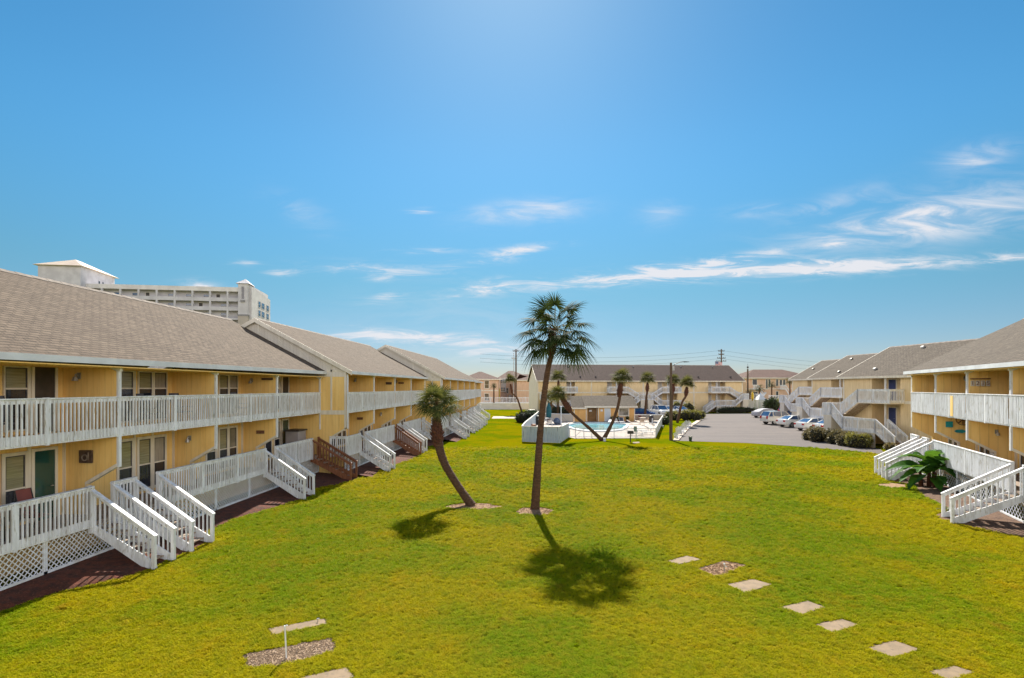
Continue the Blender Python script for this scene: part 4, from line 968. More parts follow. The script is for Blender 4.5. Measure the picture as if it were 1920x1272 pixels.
SLINGD = M('dark_sling', (.05, .05, .07)); SLINGT = M('tan_sling', (.5, .38, .28)); SLINGW = M('white_sling', (.75, .73, .7)); SLINGR = M('maroon_cushion', (.2, .05, .04))
lounger('white-framed lounger with dark sling by the pool house window', G(1166, 795, .15), .0, SLINGD, ang=.55)
lounger('white-framed lounger with dark sling left of the pool house window', G(1155, 795, .1), .1, SLINGD, ang=.4)
lounger('small white lounger standing near the palm trunk at the pool edge', G(1145, 795, .1), -.2, SLINGW, ang=.2)
for k, (px, py, rz) in enumerate(((1188, 797, 1.2), (1198, 812, 1.7), (1210, 815, 1.5), (1222, 809, 1.9), (1231, 803, 2.0), (1190, 817, 1.4))):
    lounger(['tan lounger facing the pool at its right end', 'pale lounger just inside the picket fence, beside the green sign', 'pale lounger inside the picket fence near its right corner', 'white lounger against the right board fence', 'white lounger at the back of the right board fence', 'low tan lounger behind the charcoal grill'][k], G(px, py, .03), rz, [SLINGT, SLINGW, SLINGW, SLINGW, SLINGW, SLINGT][k], ang=.35)
def ptable(label, p, r, h, top, umb=None):
    o = thing('patio_table', label, 'table', p); b = Vector(p); m = MB(); m.tube([b + Vector((0, 0, h)), b + Vector((0, 0, h + .04))], r, 16); m.build('tabletop', top, o)
    for k in range(4):
        a = k * math.pi / 2 + .5; m = MB(); m.tube([b + Vector((math.cos(a) * r * .8, math.sin(a) * r * .8, 0)), b + Vector((math.cos(a) * r * .6, math.sin(a) * r * .6, h))], .02, 5); m.build('leg', WHITE, o)
    return o
ptable('round tan table on the pool deck right of the pool house', G(1204, 793, .12), .6, .72, SLINGT)
ptable('white table under the closed teal umbrella', G(1029, 794, .12), .6, .72, WHITE)
for k, (px, py, rz, s) in enumerate(((1196, 793, 1.4, SLINGR), (1212, 793, -1.4, SLINGT), (1204, 797, 3.0, SLINGT), (1200, 790, 0, SLINGR), (1022, 796, 1.4, SLINGW), (1037, 795, -1.4, SLINGW), (1032, 800, 3.0, SLINGW))):
    pchair(['maroon-seat chair left of the tan table', 'tan chair right of the tan table', 'tan chair on the near side of the tan table', 'maroon-seat chair behind the tan table', 'white chair left of the umbrella table', 'white chair right of the umbrella table', 'white chair on the near side of the umbrella table'][k], G(px, py, .1), rz, WHITE if k > 3 else SLINGT, s)
b = G(1029, 794, .12); o = thing('closed_umbrella', 'closed teal parasol standing above the white pool table', 'umbrella', b); TEAL = M('teal_canvas', (.01, .12, .14), (.008, .08, .10), 4, .7)
m = MB(); m.tube([b, b + Vector((0, 0, 3.0))], .025, 6); m.build('pole', WHITE, o); m = MB()
m.tube([b + Vector((0, 0, z)) for z in (.85, 1.0, 1.6, 2.3, 2.9, 3.05)], [.28, .38, .40, .36, .14, .02], 12, tw=.1); m.build('canopy', TEAL, o, smooth=True)
def bin_(label, p, s=1.0):
    o = thing('trash_bin', label, 'bin', p, 'black domed bins on the pool deck'); b = Vector(p); m = MB(); m.tube([b, b + Vector((0, 0, .95 * s))], [.3 * s, .34 * s], 14); m.build('body', BLACK, o)
    m = MB(); m.tube([b + Vector((0, 0, z * s)) for z in (.96, 1.15, 1.28, 1.34)], [.36 * s, .33 * s, .2 * s, .03], 14); m.build('domed_lid', BLACK, o, smooth=True)
    m = MB(); m.box(b.x + .02, b.x + .16, b.y - .37, b.y - .35, b.z + .15, b.z + .9); m.build('white_panel', WHITE, o)
bin_('black domed bin with a white strip near the right pool fence', G(1221, 796, .05)); bin_('black domed bin at the left end of the pool deck', G(1009, 797, .05))
b = G(1052, 797, .1); o = thing('deck_pole', 'white pole with a guy line at the left end of the pool', 'pole', b); m = MB(); m.tube([b, b + Vector((0, 0, 2.5))], .07, 8); m.ball(b + Vector((0, 0, 2.55)), .14, .14, .1); m.build('post', WHITE, o); m = MB(); m.tube([b + Vector((0, 0, 1.5)), b + Vector((1.2, 0, .1))], .02, 5); m.build('guy_line', METAL, o)
b = G(1044, 796, .1); m = MB(); m.ball(b + Vector((0, 0, .45)), .5, .42, .5, 14, 8); m.ball(b + Vector((.35, 0, .3)), .4, .35, .35, 12, 8); tag(m.build('covered_grill', M('blue_grey_cover', (.12, .16, .24), (.08, .1, .16), 3, .7), base=b, smooth=True), 'low blue-grey covered mound beside the white deck pole', 'cover')
b = G(998, 806, .03); m = MB(); m.box(b.x - .4, b.x + .4, b.y - .3, b.y + .3, b.z, b.z + .62); m.box(b.x - .44, b.x + .44, b.y - .34, b.y + .34, b.z + .62, b.z + .7); tag(m.build('deck_box', M('orange_brown_wood', (.35, .15, .06), (.25, .1, .04)), base=b, bevel=.02), 'orange-brown wooden box behind the near left pool fence', 'box')
for k, (px, py) in enumerate(((1132, 791), (1141, 791), (1148, 792), (1158, 792), (1176, 792))):
    b = G(px, py, .12); o = thing('potted_plant', ['dark potted plant left of the pale blue door', 'dark potted plant right of the pale blue door', 'dark potted plant behind the leaning palm trunk', 'dark potted plant under the pool house window', 'dark potted plant at the right corner of the pool house'][k], 'plant', b, 'potted plants along the pool house')
    m = MB(); m.tube([b, b + Vector((0, 0, .35))], [.17, .24], 10); m.build('pot', BOOT, o); rr = random.Random(k); m = MB()
    for _ in range(160):
        d = Vector((rr.gauss(0, 1), rr.gauss(0, 1), rr.gauss(0, 1))).normalized() * rr.uniform(.1, .36); c = b + Vector((0, 0, .62)) + d; t = Vector((rr.gauss(0, 1), rr.gauss(0, 1), rr.gauss(0, 1))).normalized() * .09; s_ = t.cross(d).normalized() * .045
        m.add([c - t, c + s_, c + t, c - s_], [(0, 1, 2, 3)])
    m.build('foliage', LEAFD, o, recalc=False)
# charcoal grill, sign, pads
b = G(1182, 830, 0); o = thing('charcoal_grill', 'black park grill on a post in the grass before the pool fence', 'grill', b); m = MB(); m.tube([b, b + Vector((0, 0, .85))], .05, 8); m.build('post', BLACK, o); m = MB(); m.box(b.x - .28, b.x + .28, b.y - .2, b.y + .2, .85, 1.1); m.box(b.x - .25, b.x + .25, b.y - .2, b.y + .2, 1.101, 1.16); m.box(b.x + .28, b.x + .42, b.y - .02, b.y + .02, 1.0, 1.03); m.build('firebox', BLACK, o, bevel=.02)
b = G(1191, 824, 0); o = thing('pool_sign', 'small green-grey sign on a thin post at the pool fence', 'sign', b); m = MB(); m.tube([b, b + Vector((0, 0, 1.25))], .025, 6); m.build('post', METAL, o); m = MB(); m.box(b.x - .16, b.x + .16, b.y - .06, b.y - .03, .8, 1.35); m.build('panel', M('green_grey_sign', (.18, .25, .24), (.14, .2, .2)), o)
tag(sheet('grill_pad', [G(1186, 829.5), G(1198, 828.8), G(1200, 831), G(1188, 832)], CONC, .012, None), 'pale concrete pad in the grass beside the charcoal grill', 'slab')
b = G(1133.5, 828, 0); m = MB(); m.box(b.x - .12, b.x + .12, b.y - .1, b.y + .1, 0, .3); m.box(b.x - .14, b.x + .14, b.y - .12, b.y + .12, .3, .34); tag(m.build('spotlight_box', WHITE, base=b, bevel=.02), 'small white box at the foot of the V-shaped palm pair', 'box')
b = G(1294.5, 827.5, 0); o = thing('utility_pedestal', 'small dark green pedestal with a pale notched top at the parking edge', 'pedestal', b); m = MB(); m.tube([b, b + Vector((0, 0, .4))], [.13, .17], 8); m.build('body', M('dark_green_paint', (.02, .06, .04)), o); m = MB(); m.box(b.x - .17, b.x - .08, b.y - .1, b.y + .1, .4, .56); m.box(b.x + .08, b.x + .17, b.y - .1, b.y + .1, .4, .56); m.box(b.x - .08, b.x + .08, b.y - .1, b.y + .1, .4, .48); m.build('top', CAPW, o)
# slatted chairs along the kerb
for k, (px, py, s) in enumerate(((1268, 824, .62), (1273.5, 818, .95), (1277.5, 813, .8), (1284, 807, .85), (1288, 801.5, .85), (1292, 799, .7))):
    b = G(px, py, 0); o = thing('slatted_chair', ['small pale slatted chair nearest the lawn, first along the kerb', 'tallest grey-white slatted chair, second along the kerb', 'pale slatted chair third along the kerb', 'grey-white slatted chair fourth along the kerb', 'pale slatted chair fifth along the kerb', 'farthest small slatted chair along the kerb'][k], 'chair', (0, 0, 0), 'pale slatted chairs along the parking kerb')
    m = MB()
    for i in range(5):
        x = (i - 2) * .12; hh = 1.0 - abs(i - 2) * .09
        m.hexa([Vector(v) for v in ((x - .05, 0, .2), (x + .05, 0, .2), (x + .05, .02, .2), (x - .05, .02, .2), (x - .05, .32, hh), (x + .05, .32, hh), (x + .05, .34, hh), (x - .05, .34, hh))])
    m.build('backrest', WHITE, o); m = MB()
    for i in range(4): m.box(-.28, .28, -.5 + i * .13, -.39 + i * .13, .33 - i * .03, .355 - i * .03)
    m.build('seat', WHITE, o); m = MB()
    for sx in (-.3, .3): m.box(sx - .02, sx + .02, -.5, -.42, 0, .55); m.box(sx - .06, sx + .06, -.55, .12, .55, .575); m.box(sx - .02, sx + .02, .0, .07, 0, .55)
    m.build('arm_and_leg', WHITE, o); o.location = b; o.rotation_euler.z = 2.4 + .2 * (k % 3); o.scale = (s * 1.15,) * 3

# ---------------- poles, wires, flag ----------------
b = G(1258, 826, 0); o = thing('street_lamp', 'weathered wooden street lamp with a curved arm beside the pool lawn', 'street lamp', b); m = MB(); m.tube([b, b + Vector((0, 0, 4)), b + Vector((0, 0, 7.9))], [.17, .15, .11], 10); m.build('pole', POLE, o)
m = MB(); q = b + Vector((0, 0, 7.4)); m.tube([q, q + Vector((.4, 0, .35)), q + Vector((.9, 0, .55)), q + Vector((1.3, 0, .6))], .035, 6); m.build('arm', BLACK, o)
m = MB(); q = q + Vector((1.3, 0, .58)); m.hexa([q + Vector(x) for x in ((0, -.12, -.06), (.5, -.1, -.03), (.5, .1, -.03), (0, .12, -.06), (0, -.1, .06), (.5, -.06, .02), (.5, .06, .02), (0, .1, .06))]); m.build('lamp_head', BLACK, o, bevel=.01)
m = MB(); q = b + Vector((.12, 0, 7.1)); m.box(q.x, q.x + .2, q.y - .1, q.y + .1, q.z, q.z + .45); m.build('junction_box', METAL, o)
def pole(label, px, py0, d, r=.15, name='utility_pole', cat='utility pole', mat=POLE, arms=()):
    t = PD(px, py0, d); b = Vector((t.x, t.y, .2)); o = thing(name, label, cat, b); m = MB(); m.tube([b, b.lerp(t, .5), t], [r * 1.2, r, r * .8], 8); m.build('pole', mat, o)
    for z, L in arms:
        a = MB(); a.box(t.x - L, t.x + L, t.y - .08, t.y + .08, t.z - z - .08, t.z - z + .08)
        for k in (-1, -.5, .5, 1): a.tube([(t.x + L * k * .95, t.y, t.z - z + .08), (t.x + L * k * .95, t.y, t.z - z + .35)], .07, 6)
        a.build('crossarm', mat, o)
    return t
tp = pole('tall utility pole with crossarms rising behind the central roof', 1352.5, 655, 160, .22, arms=((.6, .9), (1.6, .8), (2.7, 1.2), (3.6, 1.4)))
t2 = pole('tall dark pole with antenna brackets near the leaning palm at the far left', 967.5, 655, 135, .22, arms=((.5, .8),)); 
t3 = pole('thin grey pole standing beside the antenna pole', 963.2, 662, 135, .09, name='thin_pole', cat='pole', mat=METAL, arms=((1.5, .5),))
pole('short wooden pole with a round lamp at the right end of the central block', 1402, 692, 122, .2, name='wooden_pole', cat='pole')
q = PD(1402, 689, 122); m = MB(); m.ball(q, .22, .22, .25, 10, 6); m.tube([q, q + Vector((0, 0, .8))], .03, 5); tag(m.build('pole_light', BLACK, base=q), 'round dark lamp on top of the short wooden pole', 'lamp')
for k, dy in enumerate((0, 8, 15)):
    m = MB(); A = PD(900, 664 + dy, 150); B_ = tp + Vector((0, 0, -.4 - dy * .16)); C_ = PD(1760, 688 + dy, 175); pts = []
    for (p, q, sg) in ((A, B_, 1.6), (B_, C_, 1.4)):
        for i in range(13): t = i / 12; r = p.lerp(q, t); pts.append(r - Vector((0, 0, sg * 4 * t * (1 - t))))
    m.tube(pts, .022, 4); tag(m.build('power_line', BLACK, base=B_), ['top power line crossing behind the central roof', 'middle power line crossing behind the central roof', 'lowest power line crossing behind the central roof'][k], 'wire')
# flag
t = PD(1341, 677, 125); b = Vector((t.x, t.y, .3)); o = thing('flagpole', 'thin flagpole rising behind the right part of the central roof', 'flagpole', b); m = MB(); m.tube([b, t], .05, 6); m.build('pole', METAL, o)
m = MB(); n = 13; RED = M('flag_red', (.5, .03, .04), (.42, .02, .03)); FB = M('flag_blue', (.02, .04, .2))
W_, H_ = 1.6, 1.0
for j in range(13):
    for i in range(12):
        x0, x1 = i / 12 * W_, (i + 1) / 12 * W_; wv = lambda x: .1 * math.sin(x * 5); dr = lambda x: -.18 * x
        z0, z1 = -j * H_ / 13, -(j + 1) * H_ / 13; mi = 2 if (j < 7 and i < 5) else (j % 2)
        p = [t + Vector((x0 + .05, wv(x0), z0 + dr(x0) - .1)), t + Vector((x1 + .05, wv(x1), z0 + dr(x1) - .1)), t + Vector((x1 + .05, wv(x1), z1 + dr(x1) - .1)), t + Vector((x0 + .05, wv(x0), z1 + dr(x0) - .1))]
        m.add(p, [(0, 1, 2, 3)], mi)
for sy in range(4):
    for sx in range(5): q = t + Vector((.12 + sx * .12, -.03 - .01, -.17 - sy * .13 - .18 * (.12 + sx * .12))); m.add([q, q + Vector((.05, 0, 0)), q + Vector((.05, 0, -.05)), q + Vector((0, 0, -.05))], [(0, 1, 2, 3)], 1)
tag(m.build('flag', [RED, WHITE, FB], base=t, recalc=False), 'small red white and blue flag flying behind the central roof', 'flag')

# ---------------- stepping slabs ----------------
def slab(name, label, pts, mat, th, group=None, cat='paving slab', lift=.02):
    P = [G(*p, 0) for p in pts]; c = sum(P, Vector()) / len(P); m = MB(); n = len(P)
    m.add([Vector((p.x, p.y, -.03)) for p in P] + [Vector((p.x, p.y, lift)) for p in P], [tuple(range(n)), tuple(range(n, 2 * n))] + [(i, (i + 1) % n, n + (i + 1) % n, n + i) for i in range(n)])
    o = m.build(name, mat, base=c, bevel=.012); sl = [(c + (p - c) * 1.06 + (p - c).normalized() * .03 + FWD * .03) for p in P]; sheet('bare_soil', wavy([(q.x, q.y) for q in sl], .02, 5, random.Random(n)), SOIL, .005); HOLES.append([(p.x, p.y) for p in P]); return tag(o, label, cat, group)
HOLES = []
SOIL = M('dark_soil_edge', (.06, .035, .02), (.035, .02, .012), 12, .95, bump=.5)
SG = 'square concrete slabs leading across the right lawn'
slab('stepping_slab', 'square concrete slab farthest up the row, just above the mulch patch', [(1249, 1053), (1289, 1043), (1315, 1050), (1274, 1059)], CONC, .03, SG)
slab('stepping_slab', 'square concrete slab just below the mulch patch with the spigot', [(1363, 1097), (1412, 1087), (1448, 1097), (1398, 1113)], CONC, .03, SG)
slab('stepping_slab', 'concrete slab with a bare dirt edge, third in the right row', [(1461, 1140), (1514, 1128), (1548, 1140), (1505, 1153)], CONC, .03, SG)
slab('stepping_slab', 'concrete slab fourth from the far end of the right row', [(1529, 1172), (1579, 1162), (1610, 1173), (1562, 1188)], CONC, .03, SG)
slab('stepping_slab', 'wide concrete slab second from the near end of the right row', [(1626, 1217), (1675, 1202), (1725, 1219), (1676, 1234)], CONC, .03, SG)
slab('stepping_slab', 'concrete slab cut by the bottom edge at the lower right', [(1740, 1261), (1789, 1250), (1828, 1262), (1784, 1278)], CONC, .03, SG)
slab('paving_slab', 'long concrete slab behind the gravel bed on the left lawn', [(503, 1180), (607, 1161), (613, 1171), (512, 1192)], CONC, .03, 'concrete slabs on the left lawn')
slab('paving_slab', 'concrete slab cut by the bottom edge below the gravel bed', [(563, 1273), (648, 1253), (664, 1270), (610, 1300)], CONC, .03, 'concrete slabs on the left lawn')
slab('mulch_patch', 'small square mulch patch with a spigot in the right slab row', [(1309, 1068), (1357, 1053), (1399, 1061), (1347, 1082)], MULCHT, .03, None, 'mulch patch', .012)
slab('gravel_bed', 'rough pale gravel bed with a white pipe on the left lawn', [(462, 1228), (545, 1212), (617, 1199), (628, 1212), (620, 1224), (560, 1240), (517, 1250), (466, 1252)], GRAVEL, .03, None, 'gravel bed', .012)
def stones(name, label, poly, n, s, mat, seed, grp=None):
    rr = random.Random(seed); P = [G(*p, 0) for p in poly]; xs = [p.x for p in P]; ys = [p.y for p in P]; m = MB(); k = 0
    while k < n:
        x, y = rr.uniform(min(xs), max(xs)), rr.uniform(min(ys), max(ys))
        if not inside(x, y, [(p.x, p.y) for p in P]): continue
        r = s * rr.uniform(.5, 1.3); m.ball((x, y, .015), r, r * rr.uniform(.6, 1), r * .7, 5, 3, .2, rr); k += 1
    tag(m.build(name, mat), label, cat='gravel', kind='stuff')
def inside(x, y, poly):
    c = False; n = len(poly)
    for i in range(n):
        (x1, y1), (x2, y2) = poly[i], poly[(i + 1) % n]
        if (y1 > y) != (y2 > y) and x < (x2 - x1) * (y - y1) / (y2 - y1) + x1: c = not c
    return c
stones('gravel', 'loose pale gravel lying in the left bed', [(462, 1228), (545, 1212), (617, 1199), (628, 1212), (620, 1224), (517, 1250), (466, 1252)], 1500, .016, GRAVEL, 1)
stones('bark_chips', 'loose bark chips in the small right mulch patch', [(1309, 1068), (1357, 1053), (1399, 1061), (1347, 1082)], 500, .02, MULCHT, 2)
PVC = M('white_pvc', (.8, .8, .8), (.7, .7, .7), 3, .35)
b = G(537, 1236, 0); o = thing('standpipe', 'white pipe riser with a cap standing in the left gravel bed', 'pipe', b); m = MB(); m.tube([b, b + Vector((-.03, 0, .62))], .015, 10); m.build('pipe', PVC, o); m = MB(); m.tube([b + Vector((-.03, 0, .6)), b + Vector((-.03, 0, .66))], .021, 10); m.tube([b + Vector((-.03, 0, .65)), b + Vector((.02, 0, .67))], .014, 8); m.build('cap', PVC, o)
b = G(1358, 1072, 0); o = thing('spigot', 'short metal spigot standing in the right mulch patch', 'spigot', b); m = MB(); m.tube([b, b + Vector((0, 0, .2))], .014, 8); m.build('pipe', METAL, o); m = MB(); m.ball(b + Vector((0, 0, .22)), .03, .03, .03, 8, 6); m.tube([b + Vector((0, 0, .18)), b + Vector((.07, -.03, .14))], .012, 6); m.build('tap', PVC, o)
b = G(596, 1168, 0); o = thing('sprinkler_head', 'tiny pale sprinkler stake on the left concrete slab', 'sprinkler', b); m = MB(); m.tube([b, b + Vector((0, 0, .09))], .009, 6); m.build('stake', METAL, o); m = MB(); m.tube([b + Vector((-.02, 0, .09)), b + Vector((.03, 0, .1))], .012, 6); m.build('nozzle', PVC, o)
def ring(name, label, px, py, rx, ry, seed, mat=MULCHT):
    rr = random.Random(seed); c = G(px, py, 0); n = 28; pts = []
    for i in range(n):
        a = 2 * math.pi * i / n; q = rr.uniform(.85, 1.12); pts.append((c.x + rx * q * math.cos(a), c.y + ry * q * math.sin(a)))
    HOLES.append(pts); m = MB(); k = [Vector((x, y, .006)) for x, y in pts]; m.add([Vector((c.x, c.y, .06))] + k, [(0, i + 1, (i + 1) % n + 1) for i in range(n)])
    tag(m.build(name, mat, base=c), label, 'mulch patch')
    m = MB()
    for _ in range(700): a = rr.uniform(0, 6.28); q = math.sqrt(rr.random()); x, y = c.x + rx * q * math.cos(a), c.y + ry * q * math.sin(a); r = .02 * rr.uniform(.5, 1.3); m.ball((x, y, .01 + .05 * (1 - q)), r, r * .6, r * .5, 5, 3, .2, rr)
    tag(m.build('bark_chips', mat), label + ', loose chips', 'bark', kind='stuff')
ring('mulch_ring', 'round mulch patch at the foot of the tall palm', 1003, 959, .8, .75, 1); ring('mulch_ring', 'wide mulch patch at the foot of the curved palm', 888, 950, 1.15, .65, 2)
bs = wavy([G(1648, 909), G(1672, 906), G(1694, 909), G(1700, 913), G(1672, 915), G(1655, 913)], .12, 3, random.Random(3)); sheet('bare_soil', bs, MULCHT, .012); HOLES.append([(p[0], p[1]) for p in bs])
# ---------------- palms ----------------
def fan_frond(m, c, d, L, rf, nl, seg, rr, droop=1.0, wl=.04, spread=1.5):
    """petiole + fan blade of strips"""
    d = d.normalized(); up = Vector((0, 0, 1)); side = d.cross(up)
    if side.length < .1: side = Vector((1, 0, 0))
    side.normalize(); nrm = side.cross(d).normalized()
    p1 = c + d * L * .5; tip = c + d * L - Vector((0, 0, .06 * L * droop)); ax = (tip - p1).normalized()
    for a, b in ((c, p1), (p1, tip)):
        s_ = side * .022; m.add([a - s_, a + s_, b + s_ * .7, b - s_ * .7], [(0, 1, 2, 3)], 1)
        s_ = nrm * .016; m.add([a - s_, a + s_, b + s_ * .7, b - s_ * .7], [(0, 1, 2, 3)], 1)
    side = (side + nrm * rr.uniform(-.5, .5)).normalized(); nrm = side.cross(ax).normalized()
    for i in range(nl):
        t = (i + .5) / nl * 2 - 1; an = t * spread + rr.uniform(-.04, .04); ll = rf * (1 - .22 * abs(t) ** 2) * rr.uniform(.86, 1.06)
        dr = (ax * math.cos(an) + side * math.sin(an) + nrm * (-.18 * abs(t) + rr.uniform(-.06, .06))).normalized()
        w0 = side * math.cos(an) - ax * math.sin(an); q0 = tip; prev = None
        for k in range(seg + 1):
            s = k / seg; w_ = wl * rf * (.2 + 1.3 * s if s < .4 else .72 * (1 - (s - .4) / .6) ** .9) + .0015
            p = tip + dr * ll * s - Vector((0, 0, droop * .17 * ll * s ** 2.4))
            cur = (p - w0 * w_, p + w0 * w_)
            if prev: m.add([prev[0], prev[1], cur[1], cur[0]], [(0, 1, 2, 3)], 0)
            prev = cur
def palm(label, path, rads, boots, crown, Rc, nf, nl=26, seg=4, seed=1, fr=.52, group=None, lod=0, loww=-.95, name='fan_palm', bootn=60, leaf=None, spread=1.5, plo=.4):
    leaf = leaf or LEAFP; rr = random.Random(seed); b = path[0]; o = thing(name, label, 'palm tree', b, group)
    m = MB(); P = [path[0]] + list(path[1:]); fine = []; rf = []
    for i in range(len(P) - 1):
        n = 22 if lod == 0 else 4
        for k in range(n):
            t = k / n; p0 = P[max(i - 1, 0)]; p1 = P[i]; p2 = P[i + 1]; p3 = P[min(i + 2, len(P) - 1)]
            q = .5 * ((2 * p1) + (p2 - p0) * t + (2 * p0 - 5 * p1 + 4 * p2 - p3) * t * t + (3 * p1 - p0 - 3 * p2 + p3) * t ** 3)
            fine.append(q); rf.append((rads[i] + (rads[i + 1] - rads[i]) * t) * (1 + rr.uniform(-.06, .06) + (.04 if k % 2 else -.03)))
    fine.append(P[-1]); rf.append(rads[-1]); m.tube(fine, rf, 12 if lod == 0 else 8); m.build('trunk', TRUNK, o, smooth=True)
    if boots:
        (p, q, r0, r1, r2) = boots; m = MB(); nn = bootn
        m.tube([p, p.lerp(q, .25), p.lerp(q, .55), p.lerp(q, .85), q], [r0 * .8, r1 * .85, r1 * .9, r2, r2 * .6], 10)
        ax = (q - p).normalized(); a1 = ax.cross(Vector((0, 1, 0))).normalized(); a2 = ax.cross(a1)
        for i in range(nn):
            t = i / nn; an = i * 2.4; r = (r0 + (r1 - r0) * min(1, t / .3)) if t < .3 else (r1 + (r2 - r1) * (t - .3) / .7)
            c = p.lerp(q, t); rad = a1 * math.cos(an) + a2 * math.sin(an); tg = ax.cross(rad)
            s0 = c + rad * r * .75; s1 = s0 + (rad * .75 + ax * .8).normalized() * r * rr.uniform(.45, .75); w_ = r * .28
            m.hexa([s0 - tg * w_ - ax * .03, s0 + tg * w_ - ax * .03, s0 + tg * w_ + ax * .05, s0 - tg * w_ + ax * .05, s1 - tg * w_ * .55 - ax * .01, s1 + tg * w_ * .55 - ax * .01, s1 + tg * w_ * .55 + ax * .03, s1 - tg * w_ * .55 + ax * .03])
        m.build('leaf_bases', BOOT, o)
    m = MB()
    for i in range(nf):
        z = 1 - (1 - loww) * (i + .5) / nf; an = i * 2.39996 + rr.uniform(-.2, .2); h = math.sqrt(max(.02, 1 - z * z))
        d = Vector((math.cos(an) * h, math.sin(an) * h, z)); d.normalize()
        fan_frond(m, crown - Vector((0, 0, .12 * Rc)), d, Rc * (1 - fr) * (rr.uniform(plo, 1.1) if i % 4 else rr.uniform(.3, .6)), Rc * fr * rr.uniform(.8, 1.12), nl, seg, rr, droop=1.0 + .8 * (1 - z), spread=spread)
    m.build('crown', [leaf, FROND], o, recalc=False)
    return o
FROND = leafmat('petiole_green', (.09, .11, .03), (.18, .15, .05), .5, .1)
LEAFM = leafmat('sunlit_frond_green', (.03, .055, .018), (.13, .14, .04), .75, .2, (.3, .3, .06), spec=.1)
T = lambda L, d: [PD(x, y, d) for x, y in L]
d = 23.4; pt = T([(1003, 957), (1008, 880), (1014, 800), (1021, 735), (1028, 690), (1036, 655), (1036, 625)], d)
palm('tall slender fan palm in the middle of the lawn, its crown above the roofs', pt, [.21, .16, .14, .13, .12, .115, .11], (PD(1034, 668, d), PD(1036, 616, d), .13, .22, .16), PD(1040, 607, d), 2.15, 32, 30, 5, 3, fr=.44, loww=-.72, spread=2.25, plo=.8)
d = 24.1; pt = [PD(885, 949, d), PD(868, 925, d + .2), PD(850, 898, d + .4), PD(834, 870, d + .6), PD(824, 840, d + .8), PD(820, 805, d + .9), PD(818, 775, d + 1), PD(818, 750, d + 1)]
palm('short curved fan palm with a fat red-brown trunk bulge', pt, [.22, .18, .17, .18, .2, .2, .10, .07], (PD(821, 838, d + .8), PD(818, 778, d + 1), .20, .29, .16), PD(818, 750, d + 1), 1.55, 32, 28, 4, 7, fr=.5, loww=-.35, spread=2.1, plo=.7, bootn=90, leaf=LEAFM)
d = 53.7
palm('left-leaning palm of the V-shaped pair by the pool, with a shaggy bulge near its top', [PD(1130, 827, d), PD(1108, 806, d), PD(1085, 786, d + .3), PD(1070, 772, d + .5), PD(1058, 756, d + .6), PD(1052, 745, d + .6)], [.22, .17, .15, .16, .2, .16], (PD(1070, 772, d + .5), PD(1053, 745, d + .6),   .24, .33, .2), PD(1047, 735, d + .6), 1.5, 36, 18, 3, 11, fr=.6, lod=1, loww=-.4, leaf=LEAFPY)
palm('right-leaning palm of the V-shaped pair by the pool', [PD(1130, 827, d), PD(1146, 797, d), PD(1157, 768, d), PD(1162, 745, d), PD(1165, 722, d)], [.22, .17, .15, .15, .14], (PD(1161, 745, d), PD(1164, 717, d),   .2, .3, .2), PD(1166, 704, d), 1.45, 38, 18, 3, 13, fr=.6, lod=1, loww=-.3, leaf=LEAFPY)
for k, (bx, by, cx, cy, dd, rc, lab, bt) in enumerate((
        (1209, 788, 1214, 704, 86, 1.35, 'slim palm above the cars right of the pool house', 30),
        (1258, 796, 1262, 706, 77, 1.15, 'palm hidden behind the street lamp pole', 40),
        (1270, 794, 1288, 712, 79, 1.25, 'shaggy leaning palm right of the street lamp', 46),
        (1046, 790, 1047, 700, 88, 1.4, 'palm rising behind the V-shaped pair, left of the pool house', 20),
        (1028, 782, 1034, 738, 80, 1.2, 'low bushy palm behind the teal umbrella', 0),
        (980, 780, 957, 706, 100, 1.2, 'left-leaning slim palm at the far end of the lawn', 18))):
    z0 = G(bx, by, .2).z; b = PD(bx, 727 + (CAMH - .15) / dd * 1000, dd); c = PD(cx, cy, dd); mid = PD(bx * .55 + cx * .45, (by + cy) / 2 + 4, dd)
    nk = PD(cx + (0 if k != 5 else 0), cy + 14, dd); nk2 = PD(cx * .88 + bx * .12, cy + 31, dd)
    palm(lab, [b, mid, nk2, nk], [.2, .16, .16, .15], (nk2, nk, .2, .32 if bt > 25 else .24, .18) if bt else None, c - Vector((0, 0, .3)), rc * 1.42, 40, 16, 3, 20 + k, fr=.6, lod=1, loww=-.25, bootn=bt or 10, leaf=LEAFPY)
for k, (cx, cy, by, dd, rc, lab) in enumerate(((926, 722, 747, 128, 1.5, 'dark slim palm in front of the far left house'), (1406, 735, 750, 122, 1.7, 'dark palm beside the short wooden pole'), (1424, 727, 750, 126, 1.9, 'broad green palm before the distant peach block'),
        (1447, 720, 752, 140, 2.0, 'dark tall palm centred before the distant peach block'), (1481, 713, 750, 140, 2.0, 'tall palm left of the farthest right-row roof'))):
    c = PD(cx, cy, dd); b = Vector((c.x, c.y, .4)); palm(lab, [b, b.lerp(c, .5), c], [.2, .18, .17], None, c, rc, 20, 9, 2, 40 + k, fr=.6, lod=1, loww=-.5, group='distant palms')
